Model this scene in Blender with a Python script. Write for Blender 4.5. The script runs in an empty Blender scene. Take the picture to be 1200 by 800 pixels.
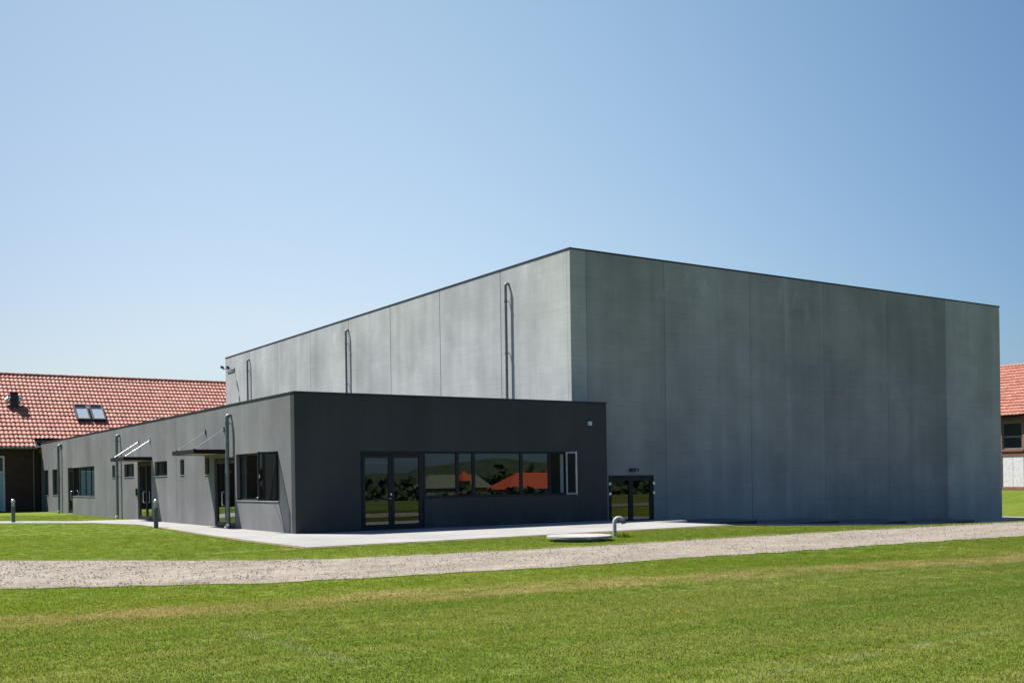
import bpy, bmesh, math, random
from mathutils import Vector, Matrix
random.seed(7)
R = math.radians
sc = bpy.context.scene

# ------------------------------------------------------------------ camera
cam = bpy.data.cameras.new("camera")
camo = bpy.data.objects.new("camera", cam)
sc.collection.objects.link(camo)
sc.camera = camo
cam.sensor_width = 36.0
cam.lens = 36.0 * 1231.477 / 1200.0
cam.shift_y = 161.66 / 1200.0
cam.clip_start = 0.1
cam.clip_end = 6000.0
camo.matrix_world = (Matrix.Translation((-12.746, -31.598, 1.65)) @ Matrix.Rotation(-0.587, 4, 'Z')
                     @ Matrix.Rotation(math.pi / 2, 4, 'X') @ Matrix.Rotation(-0.015, 4, 'Z'))

# ------------------------------------------------------------------ sky, sun, exposure
SUN = Vector((-0.335, 0.50, 1.0)).normalized()          # towards the sun
world = bpy.data.worlds.new("World")
sc.world = world
world.use_nodes = True
wn = world.node_tree
sky = wn.nodes.new("ShaderNodeTexSky")
sky.sky_type = 'NISHITA'
sky.sun_disc = False
sky.sun_elevation = math.asin(SUN.z)
sky.sun_rotation = math.atan2(SUN.x, SUN.y)
sky.air_density = 1.0
sky.dust_density = 1.0
sky.ozone_density = 1.0
# clear-air sky: paler and brighter towards the sun's half of the horizon, deeper blue away from it
sp_ = wn.nodes.new("ShaderNodeSeparateColor"); cb_ = wn.nodes.new("ShaderNodeCombineColor"); tc_ = wn.nodes.new("ShaderNodeTexCoord")
wn.links.new(sky.outputs[0], sp_.inputs[0])
def wmath(op, a, b):
    o = wn.nodes.new("ShaderNodeMath"); o.operation = op
    for k, v in ((0, a), (1, b)):
        if isinstance(v, (int, float)):
            o.inputs[k].default_value = v
        else:
            wn.links.new(v, o.inputs[k])
    return o.outputs[0]
for i_, (a_, w_, lo_, hi_, top_) in enumerate(((-4.271, (2.075, 4.04, 1.678), 0.48, 2.2, 6.0), (-3.097, (1.632, 2.846, 1.587), 0.75, 1.9, 7.2), (-1.892, (1.141, 1.744, 0.951), 1.06, 1.7, 8.6))):
    dt_ = wn.nodes.new("ShaderNodeVectorMath"); dt_.operation = 'DOT_PRODUCT'
    wn.links.new(tc_.outputs["Generated"], dt_.inputs[0]); dt_.inputs[1].default_value = w_
    f_ = wmath('EXPONENT', wmath('ADD', dt_.outputs["Value"], a_), 0)
    f_ = wmath('MINIMUM', wmath('MAXIMUM', f_, lo_), hi_)
    wn.links.new(wmath('MINIMUM', wmath('MULTIPLY', sp_.outputs[i_], f_), top_), cb_.inputs[i_])
wn.links.new(cb_.outputs[0], wn.nodes["Background"].inputs[0])
wn.nodes["Background"].inputs[1].default_value = 0.055
sl = bpy.data.lights.new("sun", 'SUN')
sl.energy = 5.0
sl.angle = R(0.5)
sl.color = (1.0, 0.975, 0.935)
so = bpy.data.objects.new("sun", sl)
sc.collection.objects.link(so)
so.rotation_euler = SUN.to_track_quat('Z', 'Y').to_euler()
sc.view_settings.view_transform = 'Standard'
sc.view_settings.look = 'None'
sc.view_settings.gamma = 1.0
sc.view_settings.use_curve_mapping = False
sc.view_settings.exposure = 1.0
sc.cycles.use_denoising = True
sc.cycles.max_bounces = 8
sc.cycles.transparent_max_bounces = 12
sc.cycles.caustics_reflective = False
sc.cycles.caustics_refractive = False
sc.cycles.sample_clamp_indirect = 6.0

# ------------------------------------------------------------------ node helpers
class NT:
    def __init__(s, nt):
        s.nt = nt
    def n(s, t, **kw):
        o = s.nt.nodes.new(t)
        for k, v in kw.items():
            setattr(o, k, v)
        return o
    def put(s, sock, v):
        if v is None:
            return
        if hasattr(v, "is_output") or isinstance(v, bpy.types.NodeSocket):
            s.nt.links.new(v, sock)
        else:
            if isinstance(v, tuple) and len(v) == 3 and sock.type == 'RGBA':
                v = (*v, 1.0)
            sock.default_value = v
    def math(s, op, a, b=None, c=None, clamp=False):
        o = s.n("ShaderNodeMath", operation=op, use_clamp=clamp)
        s.put(o.inputs[0], a); s.put(o.inputs[1], b); s.put(o.inputs[2], c)
        return o.outputs[0]
    def pos(s):
        return s.n("ShaderNodeNewGeometry").outputs["Position"]
    def xyz(s, v):
        o = s.n("ShaderNodeSeparateXYZ"); s.put(o.inputs[0], v)
        return o.outputs[0], o.outputs[1], o.outputs[2]
    def xyzc(s, a, b, c):
        o = s.n("ShaderNodeCombineXYZ")
        for i, v in enumerate((a, b, c)):
            s.put(o.inputs[i], v)
        return o.outputs[0]
    def scale(s, v, sx, sy, sz):
        o = s.n("ShaderNodeVectorMath", operation='MULTIPLY')
        s.put(o.inputs[0], v); o.inputs[1].default_value = (sx, sy, sz)
        return o.outputs[0]
    def noise(s, v, scale, detail=3, rough=0.55, dist=0.0):
        o = s.n("ShaderNodeTexNoise")
        s.put(o.inputs["Vector"], v)
        o.inputs["Scale"].default_value = scale; o.inputs["Detail"].default_value = detail
        o.inputs["Roughness"].default_value = rough; o.inputs["Distortion"].default_value = dist
        return o.outputs["Fac"]
    def voronoi(s, v, scale, feature='F1'):
        o = s.n("ShaderNodeTexVoronoi", feature=feature)
        s.put(o.inputs["Vector"], v); o.inputs["Scale"].default_value = scale
        return o
    def ramp(s, f, lo, hi, a=0.0, b=1.0, smooth=True):
        o = s.n("ShaderNodeMapRange", interpolation_type='SMOOTHSTEP' if smooth else 'LINEAR')
        s.put(o.inputs[0], f)
        for i, v in zip((1, 2, 3, 4), (lo, hi, a, b)):
            o.inputs[i].default_value = v
        return o.outputs[0]
    def mix(s, f, a, b, blend='MIX'):
        o = s.n("ShaderNodeMix", data_type='RGBA', blend_type=blend)
        s.put(o.inputs[0], f); s.put(o.inputs[6], a); s.put(o.inputs[7], b)
        return o.outputs[2]
    def mul(s, col, f):
        o = s.n("ShaderNodeMix", data_type='RGBA', blend_type='MULTIPLY')
        o.inputs[0].default_value = 1.0
        s.put(o.inputs[6], col)
        c = s.n("ShaderNodeCombineColor")
        for i in range(3):
            s.put(c.inputs[i], f)
        s.nt.links.new(c.outputs[0], o.inputs[7])
        return o.outputs[2]
    def attr(s, name):
        return s.n("ShaderNodeAttribute", attribute_name=name).outputs["Fac"]
    def bump(s, h, strength=0.3, dist=0.02):
        o = s.n("ShaderNodeBump")
        s.put(o.inputs["Height"], h)
        o.inputs["Strength"].default_value = strength; o.inputs["Distance"].default_value = dist
        return o.outputs[0]

def mat(name):
    m = bpy.data.materials.new(name)
    m.use_nodes = True
    t = NT(m.node_tree)
    b = m.node_tree.nodes["Principled BSDF"]
    return m, t, b

def plain(name, col, rough=0.5, metal=0.0, var=0.12, scale=6.0, spec=0.5, bump=0.0):
    m, t, b = mat(name)
    p = t.pos()
    f = t.ramp(t.noise(p, scale, 4), 0.3, 0.7, 1 - var, 1 + var)
    t.put(b.inputs["Base Color"], t.mul(col, f))
    t.put(b.inputs["Roughness"], t.ramp(t.noise(p, scale * 2.3, 3), 0.3, 0.7, max(0, rough - 0.06), min(1, rough + 0.06)))
    b.inputs["Metallic"].default_value = metal
    b.inputs["Specular IOR Level"].default_value = spec
    if bump:
        t.put(b.inputs["Normal"], t.bump(t.noise(p, scale * 8, 3), bump, 0.01))
    return m

def concrete(name, col, streak=0.10, mottle=0.14, boards=0.03, bloom=0.0, rough=0.85, top=10.7, hue=0.0, dust=0.0, cloud=0.0):
    m, t, b = mat(name)
    p = t.pos()
    x, y, z = t.xyz(p)
    tone = t.attr("tone")
    a = t.ramp(t.noise(p, 0.35, 5, 0.6), 0.25, 0.75, 1 - mottle, 1 + mottle)
    st = t.ramp(t.noise(t.scale(p, 1.6, 1.6, 0.07), 1.0, 5, 0.65), 0.25, 0.75, 1 - streak, 1 + streak)
    hb = t.ramp(t.noise(t.scale(p, 0.25, 0.25, 9.0), 1.0, 3, 0.7), 0.25, 0.75, 1 - boards, 1 + boards)
    fine = t.ramp(t.noise(p, 14, 3, 0.7), 0.2, 0.8, 0.95, 1.05)
    f = t.math('MULTIPLY', t.math('MULTIPLY', a, st), t.math('MULTIPLY', hb, fine))
    f = t.math('MULTIPLY', f, tone)
    c = t.mul(col, f)
    # pale lime bloom in patches near the top, run-off streaks below it
    if bloom:
        up = t.ramp(z, top - 3.2, top - 0.7)
        bl = t.ramp(t.noise(t.scale(p, 0.9, 0.9, 0.45), 0.8, 5, 0.65), 0.56, 0.74)
        bl = t.math('MULTIPLY', t.math('MULTIPLY', bl, up), bloom)
        c = t.mix(bl, c, (0.62, 0.62, 0.60))
    wa = t.ramp(t.noise(p, 0.18, 3), 0.35, 0.65)
    c = t.mix(t.math('MULTIPLY', wa, 0.35), c, t.mul(c, 0.93))
    if hue:
        gr = t.ramp(t.noise(t.scale(p, 1, 1, 0.35), 0.22, 4, 0.6), 0.42, 0.68)
        c = t.mix(t.math('MULTIPLY', gr, hue), c, t.mix(1.0, c, (0.95, 0.98, 0.80), 'MULTIPLY'))
    if cloud:
        c = t.mul(c, t.ramp(t.noise(t.scale(p, 1, 1, 0.6), 0.30, 6, 0.62, 0.4), 0.30, 0.70, 1 - cloud, 1 + cloud))
        c = t.mul(c, t.ramp(t.noise(t.scale(p, 0.55, 0.55, 0.03), 1.0, 3, 0.55), 0.32, 0.68, 0.92, 1.09))
        ln = t.math('MULTIPLY', t.ramp(t.math('ABSOLUTE', t.math('SUBTRACT', x, 24.2)), 0.30, 0.0), t.ramp(t.noise(t.scale(p, 2, 2, 0.25), 1.0, 4, 0.7), 0.38, 0.66))
        c = t.mix(t.math('MULTIPLY', t.math('MULTIPLY', ln, t.ramp(y, 1.6, 1.3)), 0.30), c, (0.50, 0.52, 0.54))
    if dust:
        dd = t.math('MULTIPLY', t.ramp(z, 0.55, 0.0), t.ramp(t.noise(p, 2.2, 5, 0.7), 0.40, 0.72))
        c = t.mix(t.math('MULTIPLY', dd, dust), c, (0.19, 0.175, 0.15))
        rs_ = t.math('MULTIPLY', t.ramp(z, top - 1.8, top - 0.1), t.ramp(t.noise(t.scale(p, 3.5, 3.5, 0.10), 1.0, 4, 0.7), 0.54, 0.70))
        c = t.mix(t.math('MULTIPLY', rs_, dust), c, t.mul(c, 0.72))
    t.put(b.inputs["Base Color"], c)
    b.inputs["Roughness"].default_value = rough
    b.inputs["Specular IOR Level"].default_value = 0.25
    h = t.math('ADD', t.noise(p, 22, 4, 0.7), t.math('MULTIPLY', t.noise(t.scale(p, .25, .25, 9.0), 1.0, 2), 0.6))
    t.put(b.inputs["Normal"], t.bump(h, 0.12, 0.01))
    return m

def glass_mat(name, tint, gain=2.0, ior=1.5):
    m, t, b = mat(name)
    nt = m.node_tree
    nt.nodes.remove(b)
    out = nt.nodes["Material Output"]
    gm = t.n("ShaderNodeNewGeometry")
    dp = t.n("ShaderNodeVectorMath", operation='DOT_PRODUCT')
    nt.links.new(gm.outputs["Incoming"], dp.inputs[0]); nt.links.new(gm.outputs["Normal"], dp.inputs[1])
    sch = t.math('POWER', t.math('SUBTRACT', 1.0, t.math('ABSOLUTE', dp.outputs["Value"]), clamp=True), 5.0)
    fac = t.math('MULTIPLY', t.math('MULTIPLY_ADD', sch, 0.96, 0.04), gain, clamp=True)
    g = t.n("ShaderNodeBsdfGlossy"); g.inputs["Roughness"].default_value = 0.0
    g.inputs["Color"].default_value = (0.93, 0.97, 1.0, 1)
    wob = t.bump(t.noise(t.pos(), 0.7, 1), 0.006, 0.05)
    nt.links.new(wob, g.inputs["Normal"])
    tr = t.n("ShaderNodeBsdfTransparent"); tr.inputs[0].default_value = (*tint, 1)
    mx = t.n("ShaderNodeMixShader")
    nt.links.new(fac, mx.inputs[0]); nt.links.new(tr.outputs[0], mx.inputs[1]); nt.links.new(g.outputs[0], mx.inputs[2])
    nt.links.new(mx.outputs[0], out.inputs[0])
    return m

def lawn_colour(t):
    p = t.pos()
    x, y, z = t.xyz(p)
    big = t.noise(t.scale(p, 0.10, 0.32, 1), 1.0, 5, 0.62)
    mid = t.noise(t.scale(p, 0.55, 1.5, 1), 1.0, 5, 0.65)
    fin = t.noise(p, 7.0, 4, 0.7)
    c = t.mix(t.ramp(big, 0.36, 0.64), (0.110, 0.160, 0.014), (0.185, 0.202, 0.030))
    c = t.mix(t.math('MULTIPLY', t.ramp(mid, 0.47, 0.72), 0.65), c, (0.235, 0.215, 0.058))
    c = t.mix(t.math('MULTIPLY', t.ramp(mid, 0.46, 0.28), 0.6), c, (0.074, 0.132, 0.010))
    # the sports field proper, mown shorter and duller, with faint mower tracks
    dz = t.math('ADD', t.math('ADD', y, t.math('MULTIPLY', x, 0.150)), 19.05)
    fld = t.ramp(dz, 0.5, -0.7)
    trk = t.noise(t.scale(t.xyzc(t.math('MULTIPLY', x, 0.12), dz, 0.0), 1, 1.9, 1), 1.0, 3, 0.6)
    c = t.mix(t.math('MULTIPLY', fld, 0.62), c, t.mix(t.ramp(trk, 0.36, 0.64), (0.092, 0.148, 0.017), (0.160, 0.176, 0.040)))
    c = t.mix(t.math('MULTIPLY', t.math('SUBTRACT', 1.0, fld), 0.45), c, (0.098, 0.158, 0.008))
    c = t.mul(c, t.ramp(x, -8.0, 12.0, 1.02, 0.80))
    c = t.mul(c, t.ramp(fin, 0.2, 0.8, 0.82, 1.18))
    # worn, dried strip that follows the path
    wob = t.math('MULTIPLY', t.math('SUBTRACT', t.noise(t.scale(p, 0.25, 0.25, 1), 1.0, 4), 0.5), 1.5)
    d = t.math('ADD', t.math('ADD', y, t.math('MULTIPLY', x, 0.150)), t.math('ADD', wob, 19.05))
    band = t.ramp(t.math('ABSOLUTE', d), 1.05, 0.25)
    pat = t.ramp(t.noise(t.scale(p, 0.45, 1.4, 1), 1.3, 5, 0.7), 0.34, 0.62)
    fade = t.ramp(x, 22.0, 2.0, 0.40, 1.0)
    c = t.mix(t.math('MULTIPLY', t.math('MULTIPLY', band, pat), t.math('MULTIPLY', fade, 0.9)), c, (0.300, 0.225, 0.095))
    core = t.ramp(t.math('ABSOLUTE', t.math('ADD', d, 0.25)), 0.5, 0.1)
    bare = t.ramp(t.noise(t.scale(p, 0.55, 1.6, 1), 1.0, 4, 0.7), 0.56, 0.66)
    c = t.mix(t.math('MULTIPLY', t.math('MULTIPLY', core, bare), 0.8), c, (0.21, 0.135, 0.075))
    # dry fringe along the path and the paving
    for lo, hi in ((-11.35, -10.75), (-6.75, -7.25)):
        e = t.ramp(y, lo, hi, 1.0, 0.0)
        e = t.math('MULTIPLY', e, t.ramp(y, lo - (0.5 if hi > lo else -0.5), lo, 0.0, 1.0))
        q = t.ramp(t.noise(t.scale(p, 0.8, 2.0, 1), 1.0, 4), 0.44, 0.62)
        c = t.mix(t.math('MULTIPLY', t.math('MULTIPLY', e, q), 0.8), c, (0.30, 0.235, 0.095))
    # faint chalk lines of the sports field
    def line(ax, ay, bx, by, w, k):
        L = math.hypot(bx - ax, by - ay); ux, uy = (bx - ax) / L, (by - ay) / L
        s_ = t.math('ADD', t.math('MULTIPLY', t.math('SUBTRACT', x, ax), ux), t.math('MULTIPLY', t.math('SUBTRACT', y, ay), uy))
        q_ = t.math('ADD', t.math('MULTIPLY', t.math('SUBTRACT', x, ax), -uy), t.math('MULTIPLY', t.math('SUBTRACT', y, ay), ux))
        m_ = t.math('MULTIPLY', t.ramp(t.math('ABSOLUTE', q_), w, w * 0.3), t.math('MULTIPLY', t.ramp(s_, 0, 0.3), t.ramp(s_, L, L - 0.3)))
        br = t.ramp(t.noise(p, 2.4, 4, 0.7), 0.40, 0.66)
        return t.math('MULTIPLY', t.math('MULTIPLY', m_, br), k)
    for a in ((-8.85, -20.0, -8.65, -22.9, 0.16, 0.15), (-6.6, -25.5, 0.5, -25.2, 0.10, 0.16), (-3.0, -20.25, 14.0, -21.1, 0.10, 0.16)):
        c = t.mix(line(*a), c, (0.55, 0.56, 0.48))
    return c

# ------------------------------------------------------------------ materials
M = {}
M['hall'] = concrete("hall_concrete", (0.365, 0.372, 0.358), streak=0.06, mottle=0.16, boards=0.045, bloom=0.32, hue=0.28, cloud=0.07)
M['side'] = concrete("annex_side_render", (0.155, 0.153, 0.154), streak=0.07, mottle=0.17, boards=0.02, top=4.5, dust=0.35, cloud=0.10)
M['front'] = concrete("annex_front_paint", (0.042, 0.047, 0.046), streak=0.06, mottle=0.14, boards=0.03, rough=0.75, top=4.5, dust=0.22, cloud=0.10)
M['slab'] = concrete("pale_slab_concrete", (0.276, 0.263, 0.245), streak=0.0, mottle=0.15, boards=0.0, rough=0.9)
M['cap'] = plain("dark_flashing", (0.012, 0.013, 0.018), 0.55, 0.0)
M['frame'] = plain("dark_window_frame", (0.009, 0.010, 0.012), 0.5, spec=0.3)
M['white'] = plain("white_sash_paint", (0.58, 0.60, 0.60), 0.4)
M['zinc'] = plain("weathered_zinc", (0.165, 0.19, 0.20), 0.5, 0.3, var=0.18)
M['steel'] = plain("bright_steel", (0.72, 0.73, 0.74), 0.28, 0.9)
M['sillm'] = plain('pale_sill_metal', (0.36, 0.37, 0.37), 0.5, 0.2)
M['joint'] = plain("joint_sealant", (0.05, 0.05, 0.052), 0.8)
M['dark'] = plain("dark_membrane", (0.030, 0.030, 0.034), 0.8)
M['roofing'] = plain("grey_roofing_felt", (0.10, 0.10, 0.10), 0.9)
M['inner'] = plain("interior_plaster", (0.10, 0.095, 0.09), 0.9)
M['blind'] = plain("grey_green_blind", (0.22, 0.27, 0.27), 0.8)
M['timber'] = plain("pale_timber_soffit", (0.42, 0.33, 0.20), 0.7)
M['fascia'] = plain("dark_brown_fascia", (0.011, 0.0075, 0.0075), 0.65, spec=0.2)
M['black'] = plain("black_metal", (0.012, 0.012, 0.014), 0.4)
M['glass'] = glass_mat("window_glass", (0.50, 0.53, 0.52), 2.35)
M['skyglass'] = glass_mat("skylight_glass", (0.88, 0.92, 0.94), 2.2)
M['pipe'] = plain("grey_plastic_pipe", (0.36, 0.345, 0.335), 0.55)
M['lid'] = plain('weathered_cover_concrete', (0.33, 0.305, 0.285), 0.9, var=.16, scale=3.0, spec=.2, bump=.2)
M['bollard'] = plain("green_grey_post", (0.075, 0.10, 0.10), 0.45, 0.2)
M['lens'] = plain("frosted_lens", (0.45, 0.47, 0.45), 0.3)

def brick(name, c1, c2, mortar):
    m, t, b = mat(name)
    p = t.pos()
    x, y, z = t.xyz(p)
    cb = t.n("ShaderNodeCombineXYZ")
    t.put(cb.inputs[0], t.math('ADD', x, y)); t.put(cb.inputs[1], z)
    br = t.n("ShaderNodeTexBrick")
    t.put(br.inputs["Vector"], cb.outputs[0])
    t.put(br.inputs["Color1"], c1); t.put(br.inputs["Color2"], c2); t.put(br.inputs["Mortar"], mortar)
    br.inputs["Scale"].default_value = 1.0
    br.inputs["Brick Width"].default_value = 0.24; br.inputs["Row Height"].default_value = 0.067
    br.inputs["Mortar Size"].default_value = 0.006
    t.put(b.inputs["Base Color"], t.mul(br.outputs[0], t.ramp(t.noise(p, 1.2, 4), .3, .7, .85, 1.15)))
    b.inputs["Roughness"].default_value = 0.9
    t.put(b.inputs["Normal"], t.bump(br.outputs[1], -0.4, 0.01))
    return m
M['brickdark'] = brick("dark_brown_brick", (0.052, 0.021, 0.016), (0.070, 0.029, 0.020), (0.060, 0.042, 0.036))
M['brickred'] = brick("red_brick", (0.23, 0.075, 0.050), (0.27, 0.095, 0.06), (0.24, 0.18, 0.15))

def tile_mat():
    m, t, b = mat("red_clay_tile")
    tone = t.attr("tone")
    p = t.pos()
    c = t.mix(tone, (0.315, 0.112, 0.074), (0.430, 0.186, 0.128))
    c = t.mix(t.math('MULTIPLY', t.ramp(t.noise(p, 0.5, 5, 0.65), 0.5, 0.72), 0.35), c, (0.25, 0.15, 0.11))
    t.put(b.inputs["Base Color"], t.mul(c, t.ramp(t.noise(p, 9, 4), .25, .75, .86, 1.14)))
    b.inputs["Roughness"].default_value = 0.68
    b.inputs["Specular IOR Level"].default_value = 0.30
    return m
M['tile'] = tile_mat()

m, t, b = mat("lawn_turf")
t.put(b.inputs["Base Color"], t.mul(lawn_colour(t), 0.92))
b.inputs["Roughness"].default_value = 0.9; b.inputs["Specular IOR Level"].default_value = 0.1
p_ = t.pos()
t.put(b.inputs["Normal"], t.bump(t.math('ADD', t.noise(p_, 30, 4, 0.8), t.noise(p_, 5, 3)), 0.55, 0.04))
M['lawn'] = m

m, t, b = mat("grass_blade")
nt = m.node_tree; nt.nodes.remove(b)
g_ = t.n("ShaderNodeObjectInfo")
col = lawn_colour(t)
rnd = t.noise(t.pos(), 45.0, 2)
col = t.mul(col, t.ramp(rnd, 0.25, 0.75, 0.88, 1.14))
ge = t.n("ShaderNodeNewGeometry")
nv = t.n("ShaderNodeMix", data_type='VECTOR'); nv.inputs[0].default_value = 0.84
nt.links.new(ge.outputs["Normal"], nv.inputs[4]); nv.inputs[5].default_value = (0, 0, 1)
nn = t.n("ShaderNodeVectorMath", operation='NORMALIZE'); nt.links.new(nv.outputs[1], nn.inputs[0])
df = t.n("ShaderNodeBsdfDiffuse"); t.put(df.inputs[0], col)
tl = t.n("ShaderNodeBsdfTranslucent"); t.put(tl.inputs[0], t.mix(1.0, col, (1.15, 1.25, 0.7), 'MULTIPLY'))
nt.links.new(nn.outputs[0], df.inputs["Normal"])
gl = t.n("ShaderNodeBsdfGlossy"); gl.inputs[1].default_value = 0.45; gl.inputs[0].default_value = (0.8, 0.85, 0.7, 1)
mx = t.n("ShaderNodeMixShader"); mx.inputs[0].default_value = 0.30
nt.links.new(df.outputs[0], mx.inputs[1]); nt.links.new(tl.outputs[0], mx.inputs[2])
m2 = t.n("ShaderNodeMixShader"); m2.inputs[0].default_value = 0.015
nt.links.new(mx.outputs[0], m2.inputs[1]); nt.links.new(gl.outputs[0], m2.inputs[2])
nt.links.new(m2.outputs[0], nt.nodes["Material Output"].inputs[0])
M['blade'] = m

m, t, b = mat("gravel_bed")
p_ = t.pos()
v1 = t.voronoi(p_, 26.0); v2 = t.voronoi(p_, 11.0)
bw = t.n("ShaderNodeRGBToBW"); t.put(bw.inputs[0], v1.outputs["Color"])
bw2 = t.n("ShaderNodeRGBToBW"); t.put(bw2.inputs[0], v2.outputs["Color"])
c = t.mix(bw.outputs[0], (0.210, 0.175, 0.137), (0.275, 0.236, 0.190))
c = t.mul(c, t.ramp(bw2.outputs[0], 0.1, 0.9, 0.85, 1.12))
c = t.mix(t.math('MULTIPLY', t.ramp(t.noise(t.scale(p_, 0.3, 0.9, 1), 1.0, 4), 0.45, 0.7), 0.45), c, (0.20, 0.168, 0.138))
c = t.mul(c, t.ramp(t.noise(t.scale(p_, .5, 1.2, 1), 0.9, 5, .65), .3, .7, .84, 1.14))
t.put(b.inputs["Base Color"], c); b.inputs["Roughness"].default_value = 0.95; b.inputs["Specular IOR Level"].default_value = 0.1
t.put(b.inputs["Normal"], t.bump(t.math('ADD', t.math('MULTIPLY', v1.outputs["Distance"], -1.0), t.math('MULTIPLY', v2.outputs["Distance"], -1.2)), 0.5, 0.03))
M['gravel'] = m

m, t, b = mat("gravel_stone")
oi = t.n("ShaderNodeObjectInfo")
rn = t.noise(t.pos(), 23.0, 1)
c = t.mix(t.ramp(rn, 0.3, 0.7), (0.25, 0.205, 0.158), (0.45, 0.395, 0.325))
t.put(b.inputs["Base Color"], c); b.inputs["Roughness"].default_value = 0.85
M['stone'] = m

m, t, b = mat("tree_leaf")
rn = t.noise(t.pos(), 0.35, 4)
c = t.mix(t.ramp(rn, 0.35, 0.65), (0.022, 0.040, 0.012), (0.050, 0.075, 0.020))
t.put(b.inputs["Base Color"], c); b.inputs["Roughness"].default_value = 0.8
M['leaf'] = m
M['orange'] = plain("orange_roof_sheet", (0.50, 0.085, 0.025), 0.6)
M['barn'] = plain("grey_green_barn_roof", (0.15, 0.165, 0.095), 0.7)
M['cream'] = plain("cream_wall", (0.24, 0.21, 0.17), 0.8)
M['whitedoor'] = plain("white_gate_board", (0.66, 0.62, 0.64), 0.6)
M['bluedoor'] = plain("pale_blue_door", (0.33, 0.42, 0.48), 0.5)

# ------------------------------------------------------------------ object helpers
def root_of(o):
    while o.parent:
        o = o.parent
    return o

def link(name, me, parent=None):
    o = bpy.data.objects.new(name, me)
    sc.collection.objects.link(o)
    if parent is not None:
        o.parent = parent
    return o

def thing(name, label, cat, base=(0, 0, 0), group=None):
    o = bpy.data.objects.new(name, None)
    sc.collection.objects.link(o)
    o.location = base
    o.empty_display_size = 0.3
    o['label'] = label; o['category'] = cat
    if group:
        o['group'] = group
    return o

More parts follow.
